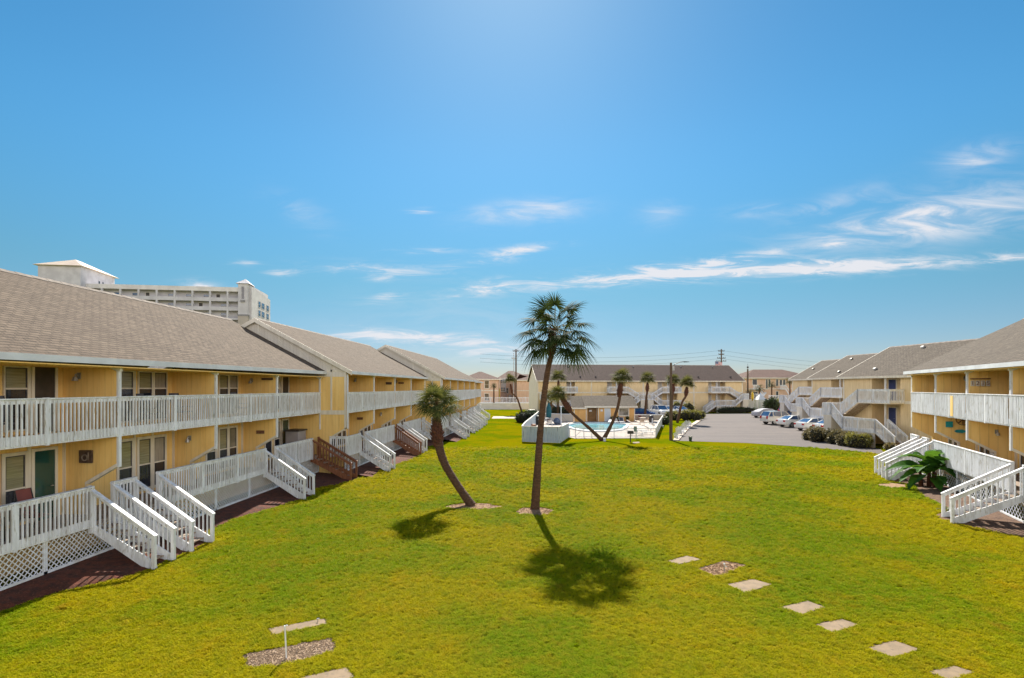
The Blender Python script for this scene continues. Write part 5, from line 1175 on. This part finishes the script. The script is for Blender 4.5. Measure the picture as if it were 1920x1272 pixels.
# sago palm: feathered rosette
def rosette(label, b, R_, n, nl, seed, mat=LEAFP, name='sago_palm', wl=.03, stem=.5, cat='plant', updown=(.1, 1.1)):
    rr = random.Random(seed); b = Vector(b); o = thing(name, label, cat, b); m = MB(); m.tube([b, b + Vector((0, 0, stem))], [.2, .16], 8); m.build('trunk', TRUNK, o); m = MB(); c = b + Vector((0, 0, stem))
    for i in range(n):
        an = i * 2.4; el = rr.uniform(*updown); d = Vector((math.cos(an) * math.cos(el), math.sin(an) * math.cos(el), math.sin(el))); side = d.cross(Vector((0, 0, 1))).normalized(); prev = c
        for k in range(1, nl + 1):
            t = k / nl; p = c + d * R_ * t - Vector((0, 0, .55 * R_ * t * t)); s_ = side * .012; m.add([prev - s_, prev + s_, p + s_, p - s_], [(0, 1, 2, 3)])
            ax = (p - prev).normalized(); ll = R_ * .3 * math.sin(math.pi * (.12 + .86 * t))
            for sg in (-1, 1): q = p + side * sg * ll + ax * ll * .45 - Vector((0, 0, .1 * ll)); w_ = ax * wl; m.add([p - w_, p + w_, q], [(0, 1, 2)])
            prev = p
    m.build('crown', mat, o, recalc=False)
rosette('dark sago palm on the bush at the far end of the lawn', G(997, 786), 1.9, 40, 16, 4, LEAFD, stem=.9)
rosette('small spiky weed beside the right white stair', G(1774, 958, 0), .45, 16, 8, 8, LEAFD, 'spiky_weed', .008, .03)

# ---------------- shrubs ----------------
def shrub(label, c, rx, ry, rz, n, ls, mat, seed=1, name='shrub', group=None, cat='shrub', rot=0, lumps=9):
    rr = random.Random(seed); c = Vector(c); o = thing(name, label, cat, c, group); core = MB(); lv = MB(); L = []
    for i in range(lumps):
        a = rr.uniform(0, 6.28); q = math.sqrt(rr.random()) * .62; L.append((q * math.cos(a), q * math.sin(a), rr.uniform(.35, .6), rr.uniform(.36, .5)))
    ca, sa = math.cos(rot), math.sin(rot)
    def W3(x, y, z): X, Y = x * rx, y * ry; return c + Vector((X * ca - Y * sa, X * sa + Y * ca, z * rz))
    for (x, y, z, r) in L:
        p = W3(x, y, z * .8); k = r * .72; core.ball(p, rx * k, rx * k if abs(rx - ry) < .5 else max(min(rx, ry) * k * 1.2, .2), rz * k * 1.2, 8, 6, .12, rr)
    core.build('core_mass', DARKCORE, o)  # near-black lumps filling the inside of the shrub
    for i in range(n):
        x, y, z, r = L[rr.randrange(lumps)]; d = Vector((rr.gauss(0, 1), rr.gauss(0, 1), rr.gauss(0, 1) + .2)).normalized(); q = r * rr.uniform(.7, 1.12)
        p = W3(x + d.x * q, y + d.y * q, max(.04, z + d.z * q)); t = (d + Vector((rr.gauss(0, .7), rr.gauss(0, .7), rr.gauss(0, .7)))).normalized(); s_ = t.cross(Vector((rr.gauss(0, 1), rr.gauss(0, 1), rr.gauss(0, 1)))).normalized(); l = ls * rr.uniform(.6, 1.2)
        lv.add([p - t * l, p + s_ * l * .45, p + t * l, p - s_ * l * .45], [(0, 1, 2, 3)])
    lv.build('foliage', mat, o, recalc=False); return o
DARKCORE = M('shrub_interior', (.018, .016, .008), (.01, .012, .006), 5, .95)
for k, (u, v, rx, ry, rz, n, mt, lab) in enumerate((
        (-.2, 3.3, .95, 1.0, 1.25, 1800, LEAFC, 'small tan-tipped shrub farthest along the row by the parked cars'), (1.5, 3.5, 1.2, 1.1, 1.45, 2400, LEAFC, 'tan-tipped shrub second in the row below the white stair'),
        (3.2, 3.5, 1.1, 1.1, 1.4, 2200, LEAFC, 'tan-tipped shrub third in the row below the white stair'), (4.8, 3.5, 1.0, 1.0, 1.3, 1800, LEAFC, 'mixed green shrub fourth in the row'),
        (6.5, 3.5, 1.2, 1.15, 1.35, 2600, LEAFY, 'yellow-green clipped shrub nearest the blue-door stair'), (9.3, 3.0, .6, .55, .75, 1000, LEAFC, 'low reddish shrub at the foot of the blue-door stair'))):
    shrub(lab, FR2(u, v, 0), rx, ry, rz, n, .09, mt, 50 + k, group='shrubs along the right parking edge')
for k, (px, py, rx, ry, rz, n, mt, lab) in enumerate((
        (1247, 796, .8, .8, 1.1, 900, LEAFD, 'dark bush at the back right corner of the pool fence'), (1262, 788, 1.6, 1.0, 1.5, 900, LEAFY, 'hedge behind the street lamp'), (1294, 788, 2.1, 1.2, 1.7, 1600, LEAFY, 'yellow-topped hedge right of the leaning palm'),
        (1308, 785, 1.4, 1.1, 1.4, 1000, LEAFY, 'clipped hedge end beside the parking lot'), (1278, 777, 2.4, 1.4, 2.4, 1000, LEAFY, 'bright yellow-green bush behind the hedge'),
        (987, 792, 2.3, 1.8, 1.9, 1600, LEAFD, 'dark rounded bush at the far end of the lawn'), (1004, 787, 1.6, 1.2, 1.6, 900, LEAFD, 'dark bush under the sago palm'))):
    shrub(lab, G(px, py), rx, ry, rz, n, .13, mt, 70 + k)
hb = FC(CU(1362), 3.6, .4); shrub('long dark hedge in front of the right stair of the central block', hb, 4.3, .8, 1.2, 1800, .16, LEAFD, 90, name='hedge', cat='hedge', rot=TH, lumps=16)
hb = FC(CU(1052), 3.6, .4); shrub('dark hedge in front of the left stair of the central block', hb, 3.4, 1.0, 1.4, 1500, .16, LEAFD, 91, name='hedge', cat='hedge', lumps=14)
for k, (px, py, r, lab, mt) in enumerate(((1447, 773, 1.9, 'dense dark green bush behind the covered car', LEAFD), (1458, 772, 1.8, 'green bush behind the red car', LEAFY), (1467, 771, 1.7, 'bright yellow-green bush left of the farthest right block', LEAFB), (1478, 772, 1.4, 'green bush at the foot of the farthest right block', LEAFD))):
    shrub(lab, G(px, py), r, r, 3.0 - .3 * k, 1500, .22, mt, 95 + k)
# ---------------- banana ----------------
def banana(label, b, seed=2):
    rr = random.Random(seed); b = Vector(b); o = thing('banana_plant', label, 'plant', b); m = MB()
    for (x, y, h) in ((0, 0, 1.35), (.35, .2, 1.1), (-.3, .15, 1.05), (.1, -.25, .9)): m.tube([b + Vector((x, y, 0)), b + Vector((x * 1.1, y * 1.1, h * .6)), b + Vector((x * 1.2, y * 1.2, h))], [.12, .09, .04], 8)
    m.build('stem', BOOT, o, smooth=True)
    spec = [(0, 1.45, 1.55), (.5, 1.0, 1.5), (1.3, .8, 1.4), (2.2, .7, 1.5), (2.9, .35, 1.9), (3.3, .6, 1.75), (3.9, .5, 1.6), (4.6, .6, 1.5), (5.2, .7, 1.5), (5.9, .5, 1.7), (.2, .3, 1.6), (3.0, -.05, 1.5), (3.6, .0, 1.4), (4.3, .1, 1.3), (5.6, .1, 1.4), (1.8, .2, 1.4), (.9, 1.3, 1.2), (2.6, 1.15, 1.3), (.7, .7, 1.5), (1.6, 1.1, 1.4), (4.0, 1.1, 1.4), (5.0, 1.2, 1.5), (3.4, .9, 1.6), (4.8, .2, 1.5), (5.5, .9, 1.4), (2.5, .5, 1.5), (3.3, .2, 1.6), (4.1, .8, 1.5), (4.5, .35, 1.5), (5.3, .4, 1.5), (3.7, 1.25, 1.5), (5.9, 1.0, 1.4)]
    spec = [(a_, e_, l_ * 1.2) for a_, e_, l_ in spec]
    for (an, el, L) in spec:
        d = Vector((math.cos(an) * math.cos(el), math.sin(an) * math.cos(el), math.sin(el))); side = d.cross(Vector((0, 0, 1))).normalized(); m = MB(); prev = None; c = b + Vector((rr.uniform(-.15, .15), rr.uniform(-.15, .15), rr.uniform(.6, 1.45))); n = 14; tear = rr.uniform(.02, .07); roll = rr.uniform(-.5, .5)
        for k in range(n + 1):
            t = k / n; p = c + d * L * t - Vector((0, 0, .45 * L * t ** 2.2)); w_ = .31 * math.sin(math.pi * min(1, max(0, (t - .18) / .82)) ** .75) + .012
            up = side.cross(d); v = .35 * w_; jl, jr = (rr.uniform(-tear, tear) for _ in range(2))
            sd = side * math.cos(roll) + up * math.sin(roll)
            cur = (p - sd * (w_ + jl) + up * v, p - Vector((0, 0, .0)), p + sd * (w_ + jr) + up * v)
            if prev: m.add([prev[0], prev[1], cur[1], cur[0]], [(0, 1, 2, 3)]); m.add([prev[1], prev[2], cur[2], cur[1]], [(0, 1, 2, 3)])
            prev = cur
        m.build('leaf', LEAFB, o, recalc=False, smooth=True)
banana('large banana plant with torn glossy leaves in front of the right deck', G(1742, 916, 0))

# ---------------- cars ----------------
TYRE = M('tyre_rubber', (.02, .02, .02), (.03, .03, .03), 5, .8); RIM = M('alloy_rim', (.5, .5, .52), (.4, .4, .42), 5, .3, metal=.8); LRED = M('red_tail_lens', (.45, .01, .01), (.35, .01, .01), 4, .2); LCLR = M('clear_lens', (.7, .7, .72), (.6, .6, .62), 4, .15)
PROF = {'sedan': dict(L=4.75, body=[(-2.37, .48, .72, .70), (-2.28, .32, 1.0, .84), (-1.7, .24, 1.06, .90), (-.5, .2, 1.0, .91), (.9, .2, .96, .91), (1.7, .22, .86, .88), (2.2, .28, .72, .80), (2.37, .42, .6, .66)], gh=[(-1.95, 1.04, .72), (-1.1, 1.40, .60), (-.2, 1.47, .61), (.45, 1.42, .60), (1.35, .93, .74)], wh=(-1.4, 1.42), wr=.33),
        'suv': dict(L=4.85, body=[(-2.42, .55, .95, .80), (-2.36, .38, 1.12, .90), (-1.7, .3, 1.16, .94), (-.5, .28, 1.12, .94), (.9, .28, 1.08, .94), (1.6, .3, 1.05, .92), (2.2, .34, .95, .86), (2.42, .5, .75, .74)], gh=[(-2.34, 1.12, .80), (-1.95, 1.72, .70), (-.4, 1.79, .72), (.35, 1.74, .71), (1.15, 1.06, .80)], wh=(-1.45, 1.48), wr=.38)}
def car(label, kind, mat, p, heading, group=None, cover=None, glass=GLASSB, name='parked_car'):
    pr = PROF[kind]; o = thing(name, label, 'car', (0, 0, 0), group); bm_ = mat if not cover else cover
    def loft(m, secs):
        k0 = len(m.v); n = len(secs[0])
        for s in secs: m.v += s
        for i in range(len(secs) - 1):
            for j in range(n): j2 = (j + 1) % n; m.f.append((k0 + i * n + j, k0 + i * n + j2, k0 + (i + 1) * n + j2, k0 + (i + 1) * n + j)); m.mi.append(0)
        m.f.append(tuple(k0 + j for j in range(n))); m.mi.append(0); e = k0 + (len(secs) - 1) * n; m.f.append(tuple(e + j for j in range(n))[::-1]); m.mi.append(0)
    m = MB(); secs = []
    for (x, zb, zt, hw) in pr['body']: secs.append([(x, -hw * .9, zb), (x, -hw, zb + (zt - zb) * .25), (x, -hw * .99, zb + (zt - zb) * .7), (x, -hw * .90, zt - .02), (x, -hw * .6, zt + .02), (x, hw * .6, zt + .02), (x, hw * .90, zt - .02), (x, hw * .99, zb + (zt - zb) * .7), (x, hw, zb + (zt - zb) * .25), (x, hw * .9, zb)])
    loft(m, secs); body = m.build('body', bm_, o, smooth=False, bevel=.03)
    g = pr['gh']; m = MB(); z0 = [g[0][1] - .1, None]; secs = []
    for (x, z, hw) in g: secs.append([(x, -.80, .9 if kind == 'sedan' else 1.05), (x, -hw, z), (x, hw, z), (x, .80, .9 if kind == 'sedan' else 1.05)])
    loft(m, secs); m.build('glasshouse' if not cover else 'cover_top', glass if not cover else cover, o)
    if not cover:
        m = MB()
        for (a, b) in zip(g[1:-1], g[2:-1]):
            m.hexa([Vector(v) for v in ((a[0], -a[2] - .01, a[1] - .03), (b[0], -b[2] - .01, b[1] - .03), (b[0], b[2] + .01, b[1] - .03), (a[0], a[2] + .01, a[1] - .03), (a[0], -a[2] + .04, a[1] + .025), (b[0], -b[2] + .04, b[1] + .025), (b[0], b[2] - .04, b[1] + .025), (a[0], a[2] - .04, a[1] + .025))])
        zl = .93 if kind == 'sedan' else 1.08
        for sg in (-1, 1):
            m.bar((g[0][0], sg * .8, zl), (g[1][0], sg * (g[1][2] + .02), g[1][1]), .07, .09); m.bar((g[-1][0], sg * .8, zl), (g[-2][0], sg * (g[-2][2] + .02), g[-2][1]), .05, .06)
            xm = -.35; m.bar((xm, sg * .82, zl), (xm, sg * (g[2][2] + .02), g[2][1]), .06, .05)
            if kind == 'suv': m.bar((-1.55, sg * .83, zl), (-1.6, sg * .72, 1.72), .12, .1)
        m.build('roof', mat, o)
        for sg in (-1, 1):
            xr, xf = pr['body'][0][0], pr['body'][-1][0]; zt = .9 if kind == 'suv' else .82
            l = MB(); l.box(xr - .01, xr + .16, sg * .62 - .16, sg * .62 + .16, zt - .12, zt + (.25 if kind == 'suv' else .08)); l.build('tail_light', LRED, o, bevel=.02)
            l = MB(); l.box(xf - .22, xf - .05, sg * .62 - .14, sg * .62 + .14, .6, .74); l.build('headlight', LCLR, o, bevel=.02)
            l = MB(); l.box(.75, .9, sg * .98 - .07, sg * .98 + .07, 1.0, 1.12); l.build('mirror', mat, o, bevel=.02)
        l = MB(); l.box(xr - .03, xr + .1, -.7, .7, .42, .58); l.build('bumper', mat, o, bevel=.02)
    for x in pr['wh']:
        for sg in (-1, 1):
            r = pr['wr']; t = MB(); t.tube([(x, sg * .72, r), (x, sg * .93, r)], r, 18); w_ = t.build('wheel', TYRE, o); t = MB(); t.tube([(x, sg * .925, r), (x, sg * .945, r)], r * .62, 14); t.tube([(x, sg * .94, r), (x, sg * .96, r)], r * .15, 8); t.build('rim', RIM, w_)
    o.location = p; o.rotation_euler.z = heading; o.scale = (1.06,) * 3; return o
PW = paint('white_car_paint', (.78, .77, .74)); PS = paint('pearl_car_paint', (.66, .63, .57)); PB = paint('blue_car_paint', (.01, .03, .16)); PR = paint('red_car_paint', (.35, .03, .015)); CVR = M('grey_car_cover', (.42, .42, .46), (.34, .34, .38), 2, .8, bump=.3); PSV = paint('silver_car_paint', (.45, .45, .47))
hd = math.atan2(.163, .987) + .12
def at(px, py, s=2.0): return G(px, py) + Vector((math.cos(hd), math.sin(hd), 0)) * s
car('white sport utility vehicle with red tail lights, parked nose-in beyond the sedans', 'suv', PS, at(1442, 796, 1.7), hd)
car('white sedan parked between the utility vehicle and the shrubs', 'sedan', PW, at(1474, 801, 1.6), hd)
car('cream-white sedan partly behind the tan-tipped shrubs', 'sedan', PW, at(1508, 808, 1.7), hd)
car('pale car mostly hidden behind the white stair and shrubs', 'sedan', PW, at(1545, 812, 1.6), hd)
car('car under a grey cover at the far edge of the parking lot', 'sedan', PW, at(1423, 783.5, 1.6), hd, cover=CVR, name='covered_car')
car('red car parked behind the white utility vehicle', 'suv', PR, at(1468, 782, 2.2), hd)
car('blue car beyond the utility vehicle, its sloping windscreen catching sky', 'sedan', PB, at(1478, 787, 1.4), hd + math.pi)
car('dark blue car at the right corner of the pool house', 'sedan', PB, G(1204, 783), -.35)
car('white car with a dark grille facing the viewer beyond the pool', 'suv', PW, G(1238, 780), -1.35)
car('white car behind the dark-grilled one, near the street lamp', 'sedan', PW, G(1250, 777), -1.4)
car('silver car half hidden by the hedge right of the street lamp', 'sedan', PSV, G(1273, 777.5), -1.2)

for k, (px, py) in enumerate(((1430, 791), (1459, 796), (1492, 803), (1530, 810))):
    p = at(px, py, -.5); dv = Vector((math.cos(hd), math.sin(hd), 0)); nv = Vector((-dv.y, dv.x, 0)) * .05
    sheet('parking_line', [p - nv, p + dv * 5 - nv, p + dv * 5 + nv, p + nv], KERB, .018)
# ---------------- wall signs and porch things ----------------
SD = M('dark_sign_board', (.05, .03, .025), (.1, .06, .04), 12, .6); SB = M('brown_sign_board', (.13, .05, .03), (.2, .1, .05), 12, .6)
def wsign(label, px, py, wpx, hpx, pt, n, mat=SD, group='dark boards hung on the left row walls', frame=None):
    n = Vector(n); c = RP(px, py, Vector(pt) + n * .06, n); D = (c - CAMP).dot(FWD); rt = Vector((0, 0, 1)).cross(n).normalized()
    w_ = wpx / 1000 * D / max(.25, abs(rt.dot(RGT))) / 2; h = hpx / 1000 * D / 2
    f = FR(c, rt, n); m = MB(f); m.box(-w_, w_, -.03, .02, -h, h); o = m.build('wall_sign', mat, base=c, bevel=.01); tag(o, label, 'wall sign', group); return o, f, w_, h
NY = (0, -1, 0)
o, f, w_, h = wsign('square dark plaque with a pale crab-like mark on the nearest lower porch wall', 161, 856.5, 26, 24, (0, 16.05, 0), NY, group=None)
m = MB(f)
for k in range(14):
    a = math.pi * 2 * k / 14; a2 = math.pi * 2 * (k + 1) / 14; m.bar((.09 * math.cos(a) - .02, .03, .09 * math.sin(a) - .03), (.09 * math.cos(a2) - .02, .03, .09 * math.sin(a2) - .03), .03, .03, up=(0, -1, 0))
m.bar((.1, .03, -.1), (.1, .03, .14), .02, .02, up=(0, -1, 0)); m.build('emblem', M('faded_emblem', (.3, .24, .2), (.18, .14, .12), 9, .7), o)
wsign('long dark board high on the third upper porch wall', 501, 711, 22, 4, (0, 26.05, 0), NY)
wsign('small brown board on the third lower porch wall', 488, 810.5, 15, 6, (0, 26.05, 0), NY, SB)
wsign('dark board on the first lower porch wall of the second block', 675, 785, 11, 4.5, (0, 36.45, 0), NY, SB)
wsign('dark board on the second upper porch wall of the second block', 729, 719, 11, 4.5, (0, 41.65, 0), NY)
wsign('faded board on the third upper porch wall of the second block', 752, 718.5, 10, 3, (0, 46.85, 0), NY, SB)
ptu = lambda u: F5(u, 0, 0); nU = -RU
o, f, w_, h = wsign('board with four hanging tiles reading 1215 on the upper right porch wall', 1838, 710.5, 28, 2, ptu(27.42 - 9.14 - .05), nU, SB, None)
for k, ch in enumerate('1215'):
    x = (k - 1.5) * w_ * .5; m = MB(f); m.box(x - w_ * .19, x + w_ * .19, -.02, .012, -h - .32, -h - .06); t = m.build('tile', CAPW, o)
    cu_ = bpy.data.curves.new('numeral', 'FONT'); cu_.body = ch; cu_.size = .26; cu_.extrude = .004; cu_.align_x = 'CENTER'; cu_.align_y = 'CENTER'
    cu_.materials.append(SB); tq = bpy.data.objects.new('numeral_text', cu_); nm_ = bpy.data.meshes.new_from_object(tq); q = bpy.data.objects.new('numeral', nm_); col.objects.link(q); bpy.data.objects.remove(tq); p = f(x, .018, -h - .19); ang = math.atan2(nU.x, -nU.y)
    q.parent = t; q.location = p - LOC[t.name]; q.rotation_euler = (R(90), 0, ang)
c = RP(1805.5, 787, ptu(27.42 - 4.57 - .13), nU); f = FR(c, Vector((0, 0, 1)).cross(nU).normalized(), nU); m = MB(f); r = .3
for k in range(28):
    a, a2 = math.pi * k / 14, math.pi * (k + 1) / 14; m.bar((r * math.cos(a), 0, r * math.sin(a)), (r * math.cos(a2), 0, r * math.sin(a2)), .03, .05, up=nU)
m.bar((0, 0, -r), (0, 0, r), .05, .03, up=nU); m.bar((0, 0, 0), (r * .7, 0, -r * .7), .05, .03, up=nU); m.bar((0, 0, 0), (-r * .7, 0, -r * .7), .05, .03, up=nU)
tag(m.build('peace_sign', SB, base=c), 'brown peace symbol hung on the lower right porch wall', 'wall decoration')
TQ = M('turquoise_paint', (.0, .28, .34), (.0, .2, .26), 6, .5)
wsign('turquoise square plaque left of the peace symbol', 1780, 796, 10, 11, ptu(27.42 - 4.57 - .05), nU, TQ, None)
c = RP(1802, 809, ptu(27.42 - 4.57 - .12), nU); f = FR(c, Vector((0, 0, 1)).cross(nU).normalized(), nU); m = MB(f)
m.prism([(-.3, -.015, 0), (-.2, -.015, .08), (.05, -.015, .1), (.25, -.015, .03), (.34, -.015, .09), (.34, -.015, -.09), (.25, -.015, -.03), (.05, -.015, -.1), (-.2, -.015, -.08)], (0, .03, 0))
tag(m.build('fish_plaque', TQ, base=c), 'turquoise fish-shaped plaque under the peace symbol', 'wall decoration')
# wreath and red round plaque on the blue-door block
for (u, z, r, nm, lab, mt) in ((6.35, .12 + 2.95, .28, 'wreath', 'brown wreath on the porch wall beside the blue door', SB), (6.4, .12 + 5.55, .24, 'round_plaque', 'round dark red plaque on the upper porch wall above the wreath', SB)):
    m = MB(FR2)
    for k in range(16): a, a2 = math.pi * k / 8, math.pi * (k + 1) / 8; m.bar((u + r * math.cos(a), -1.38, z + r * math.sin(a)), (u + r * math.cos(a2), -1.38, z + r * math.sin(a2)), .1, .13 if nm == 'wreath' else .3, up=FR2.V)
    tag(m.build(nm, mt, base=FR2(u, -1.38, z)), lab, 'wall decoration')
# porch furniture of the nearest block
for k, (x, y, z, rz, lab) in enumerate(((-14.3, 13.2, 4.0, 1.2, 'dark chair on the near upper balcony behind the slats'), (-14.2, 18.5, 4.0, 1.8, 'dark round-backed chair on the second upper balcony'), (-14.3, 20.3, 4.0, 1.5, 'dark round-backed chair at the far end of the second upper balcony'), (-14.3, 14.2, 1.35, 1.6, 'dark red chair on the nearest deck behind the rail'), (-14.4, 12.9, 1.35, 1.5, 'second dark red chair on the nearest deck'), (-14.3, 24.4, 4.0, 1.6, 'dark chair on the third upper balcony'))):
    pchair(lab, Vector((x, y, z)), rz, BLACK, SLINGD if k not in (3, 4) else SLINGR, group='dark chairs on the left porches', h=1.15)
b = Vector((-14.45, 30.3, 1.35)); o = thing('storage_cabinet', 'tall grey metal cabinet on the deck beside the brown stair', 'cabinet', b); m = MB(); m.box(b.x - .38, b.x + .38, b.y - .5, b.y + .5, b.z, b.z + 1.5); m.build('body', M('grey_cabinet', (.30, .28, .29), (.24, .22, .23), 1, .5), o, bevel=.02); m = MB(); m.box(b.x - .44, b.x + .44, b.y - .56, b.y + .56, b.z + 1.5, b.z + 1.58); m.build('top', BLACK, o)
b = PD(1411, 744, 118); m = MB(); m.tube([b + Vector((0, 0, z)) for z in (-.9, -.4, .2, .8, 1.1)], [.12, .26, .28, .2, .04], 8); tag(m.build('upright_float', M('yellow_plastic', (.7, .45, .02)), base=b, smooth=True), 'small yellow upright shape above the far right wall', 'float')

# ---------------- grass ----------------
tm = MB(); rr = random.Random(9)
for i in range(11):
    a = rr.uniform(0, 6.28); r0 = rr.uniform(0, .035); b = Vector((r0 * math.cos(a), r0 * math.sin(a), 0)); an = rr.uniform(0, 6.28); ln = rr.uniform(.03, .07); h = rr.uniform(.018, .045); d = Vector((math.cos(an), math.sin(an), 0)); s_ = Vector((-d.y, d.x, 0)) * .0045
    p1 = b + d * ln * .4 + Vector((0, 0, h * .75)); p2 = b + d * ln + Vector((0, 0, h)); tm.add([b - s_, b + s_, p1 + s_, p1 - s_, p2], [(0, 1, 2, 3), (3, 2, 4)])
me = bpy.data.meshes.new('grass_tuft'); me.from_pydata([tuple(v) for v in tm.v], [], tm.f); me.materials.append(GRASS); tuft = bpy.data.objects.new('grass_tuft', me)
rs = np.random.RandomState(4); K = 66000.0; D0, D1 = 8.2, 48.0
N = int(K * 2 * 1.04 * math.log(D1 / D0)); Dd = D0 * (D1 / D0) ** rs.rand(N); Rr_ = (rs.rand(N) * 2 - 1) * Dd * 1.04
X = Rr_ * CT - Dd * ST; Y = Dd * CT + Rr_ * ST
keep = rs.rand(N) < np.clip(1.25 - (Dd - 12) / 36, 0, 1)
edge = np.where(Y < 31.3, -13.42 + np.interp(Y, [p[0] for p in BT], [p[1] for p in BT]), np.where(Y < 52.2, -10.22 + .35 * np.sin(Y * .5), -8.82 + .2 * np.sin(Y * .5))); keep &= X > edge
# right side: outside the angled block bed
uu = (X - RO.x) * RU.x + (Y - RO.y) * RU.y; vv = (X - RO.x) * RV.x + (Y - RO.y) * RV.y
keep &= ~((vv < np.interp(uu, [p[0] for p in BR], [p[1] for p in BR])) & (uu < 27.8)) & ~((vv < .6) & (uu < 34))
def pin(poly, grow=0):
    c = np.zeros(N, bool); n = len(poly); cx = sum(p[0] for p in poly) / n; cy = sum(p[1] for p in poly) / n
    pl = [(cx + (p[0] - cx) * (1 - grow), cy + (p[1] - cy) * (1 - grow)) for p in poly]
    for i in range(n):
        (x1, y1), (x2, y2) = pl[i], pl[(i + 1) % n]
        if y1 == y2: continue
        c ^= ((y1 > Y) != (y2 > Y)) & (X < (x2 - x1) * (Y - y1) / (y2 - y1) + x1)
    return c
for hp in HOLES: keep &= ~pin(hp, -.05)
keep &= ~pin([(p[0], p[1]) for p in PARK]); keep &= ~pin([(p.x, p.y) for p in deckp])
X, Y, Dd = X[keep], Y[keep], Dd[keep]; n = len(X)
gm = bpy.data.meshes.new('grass'); gm.vertices.add(n); co = np.stack([X, Y, np.zeros(n)], 1).astype('f'); gm.vertices.foreach_set('co', co.ravel())
at_ = gm.attributes.new('sc', 'FLOAT', 'POINT'); at_.data.foreach_set('value', (.68 + Dd / 19).astype('f') * rs.uniform(.7, 1.25, n).astype('f'))
at2 = gm.attributes.new('rz', 'FLOAT', 'POINT'); at2.data.foreach_set('value', (rs.rand(n) * 6.28).astype('f'))
go = bpy.data.objects.new('grass', gm); col.objects.link(go); gm.materials.append(GRASS); tag(go, 'short yellow-green mown grass covering the courtyard lawn', 'grass', kind='stuff')
ng = bpy.data.node_groups.new('grass_scatter', 'GeometryNodeTree'); ng.interface.new_socket('Geometry', in_out='INPUT', socket_type='NodeSocketGeometry'); ng.interface.new_socket('Geometry', in_out='OUTPUT', socket_type='NodeSocketGeometry')
gi = ng.nodes.new('NodeGroupInput'); gout = ng.nodes.new('NodeGroupOutput'); ip = ng.nodes.new('GeometryNodeInstanceOnPoints'); oi = ng.nodes.new('GeometryNodeObjectInfo'); oi.inputs[0].default_value = tuft; oi.inputs['As Instance'].default_value = True
na = ng.nodes.new('GeometryNodeInputNamedAttribute'); na.data_type = 'FLOAT'; na.inputs[0].default_value = 'sc'; nb = ng.nodes.new('GeometryNodeInputNamedAttribute'); nb.data_type = 'FLOAT'; nb.inputs[0].default_value = 'rz'
cx = ng.nodes.new('ShaderNodeCombineXYZ'); L_ = ng.links
L_.new(gi.outputs[0], ip.inputs['Points']); L_.new(oi.outputs['Geometry'], ip.inputs['Instance']); L_.new(na.outputs['Attribute'], ip.inputs['Scale']); L_.new(nb.outputs['Attribute'], cx.inputs[2]); L_.new(cx.outputs[0], ip.inputs['Rotation']); L_.new(ip.outputs[0], gout.inputs[0])
md = go.modifiers.new('scatter', 'NODES'); md.node_group = ng
print('grass tufts', n)
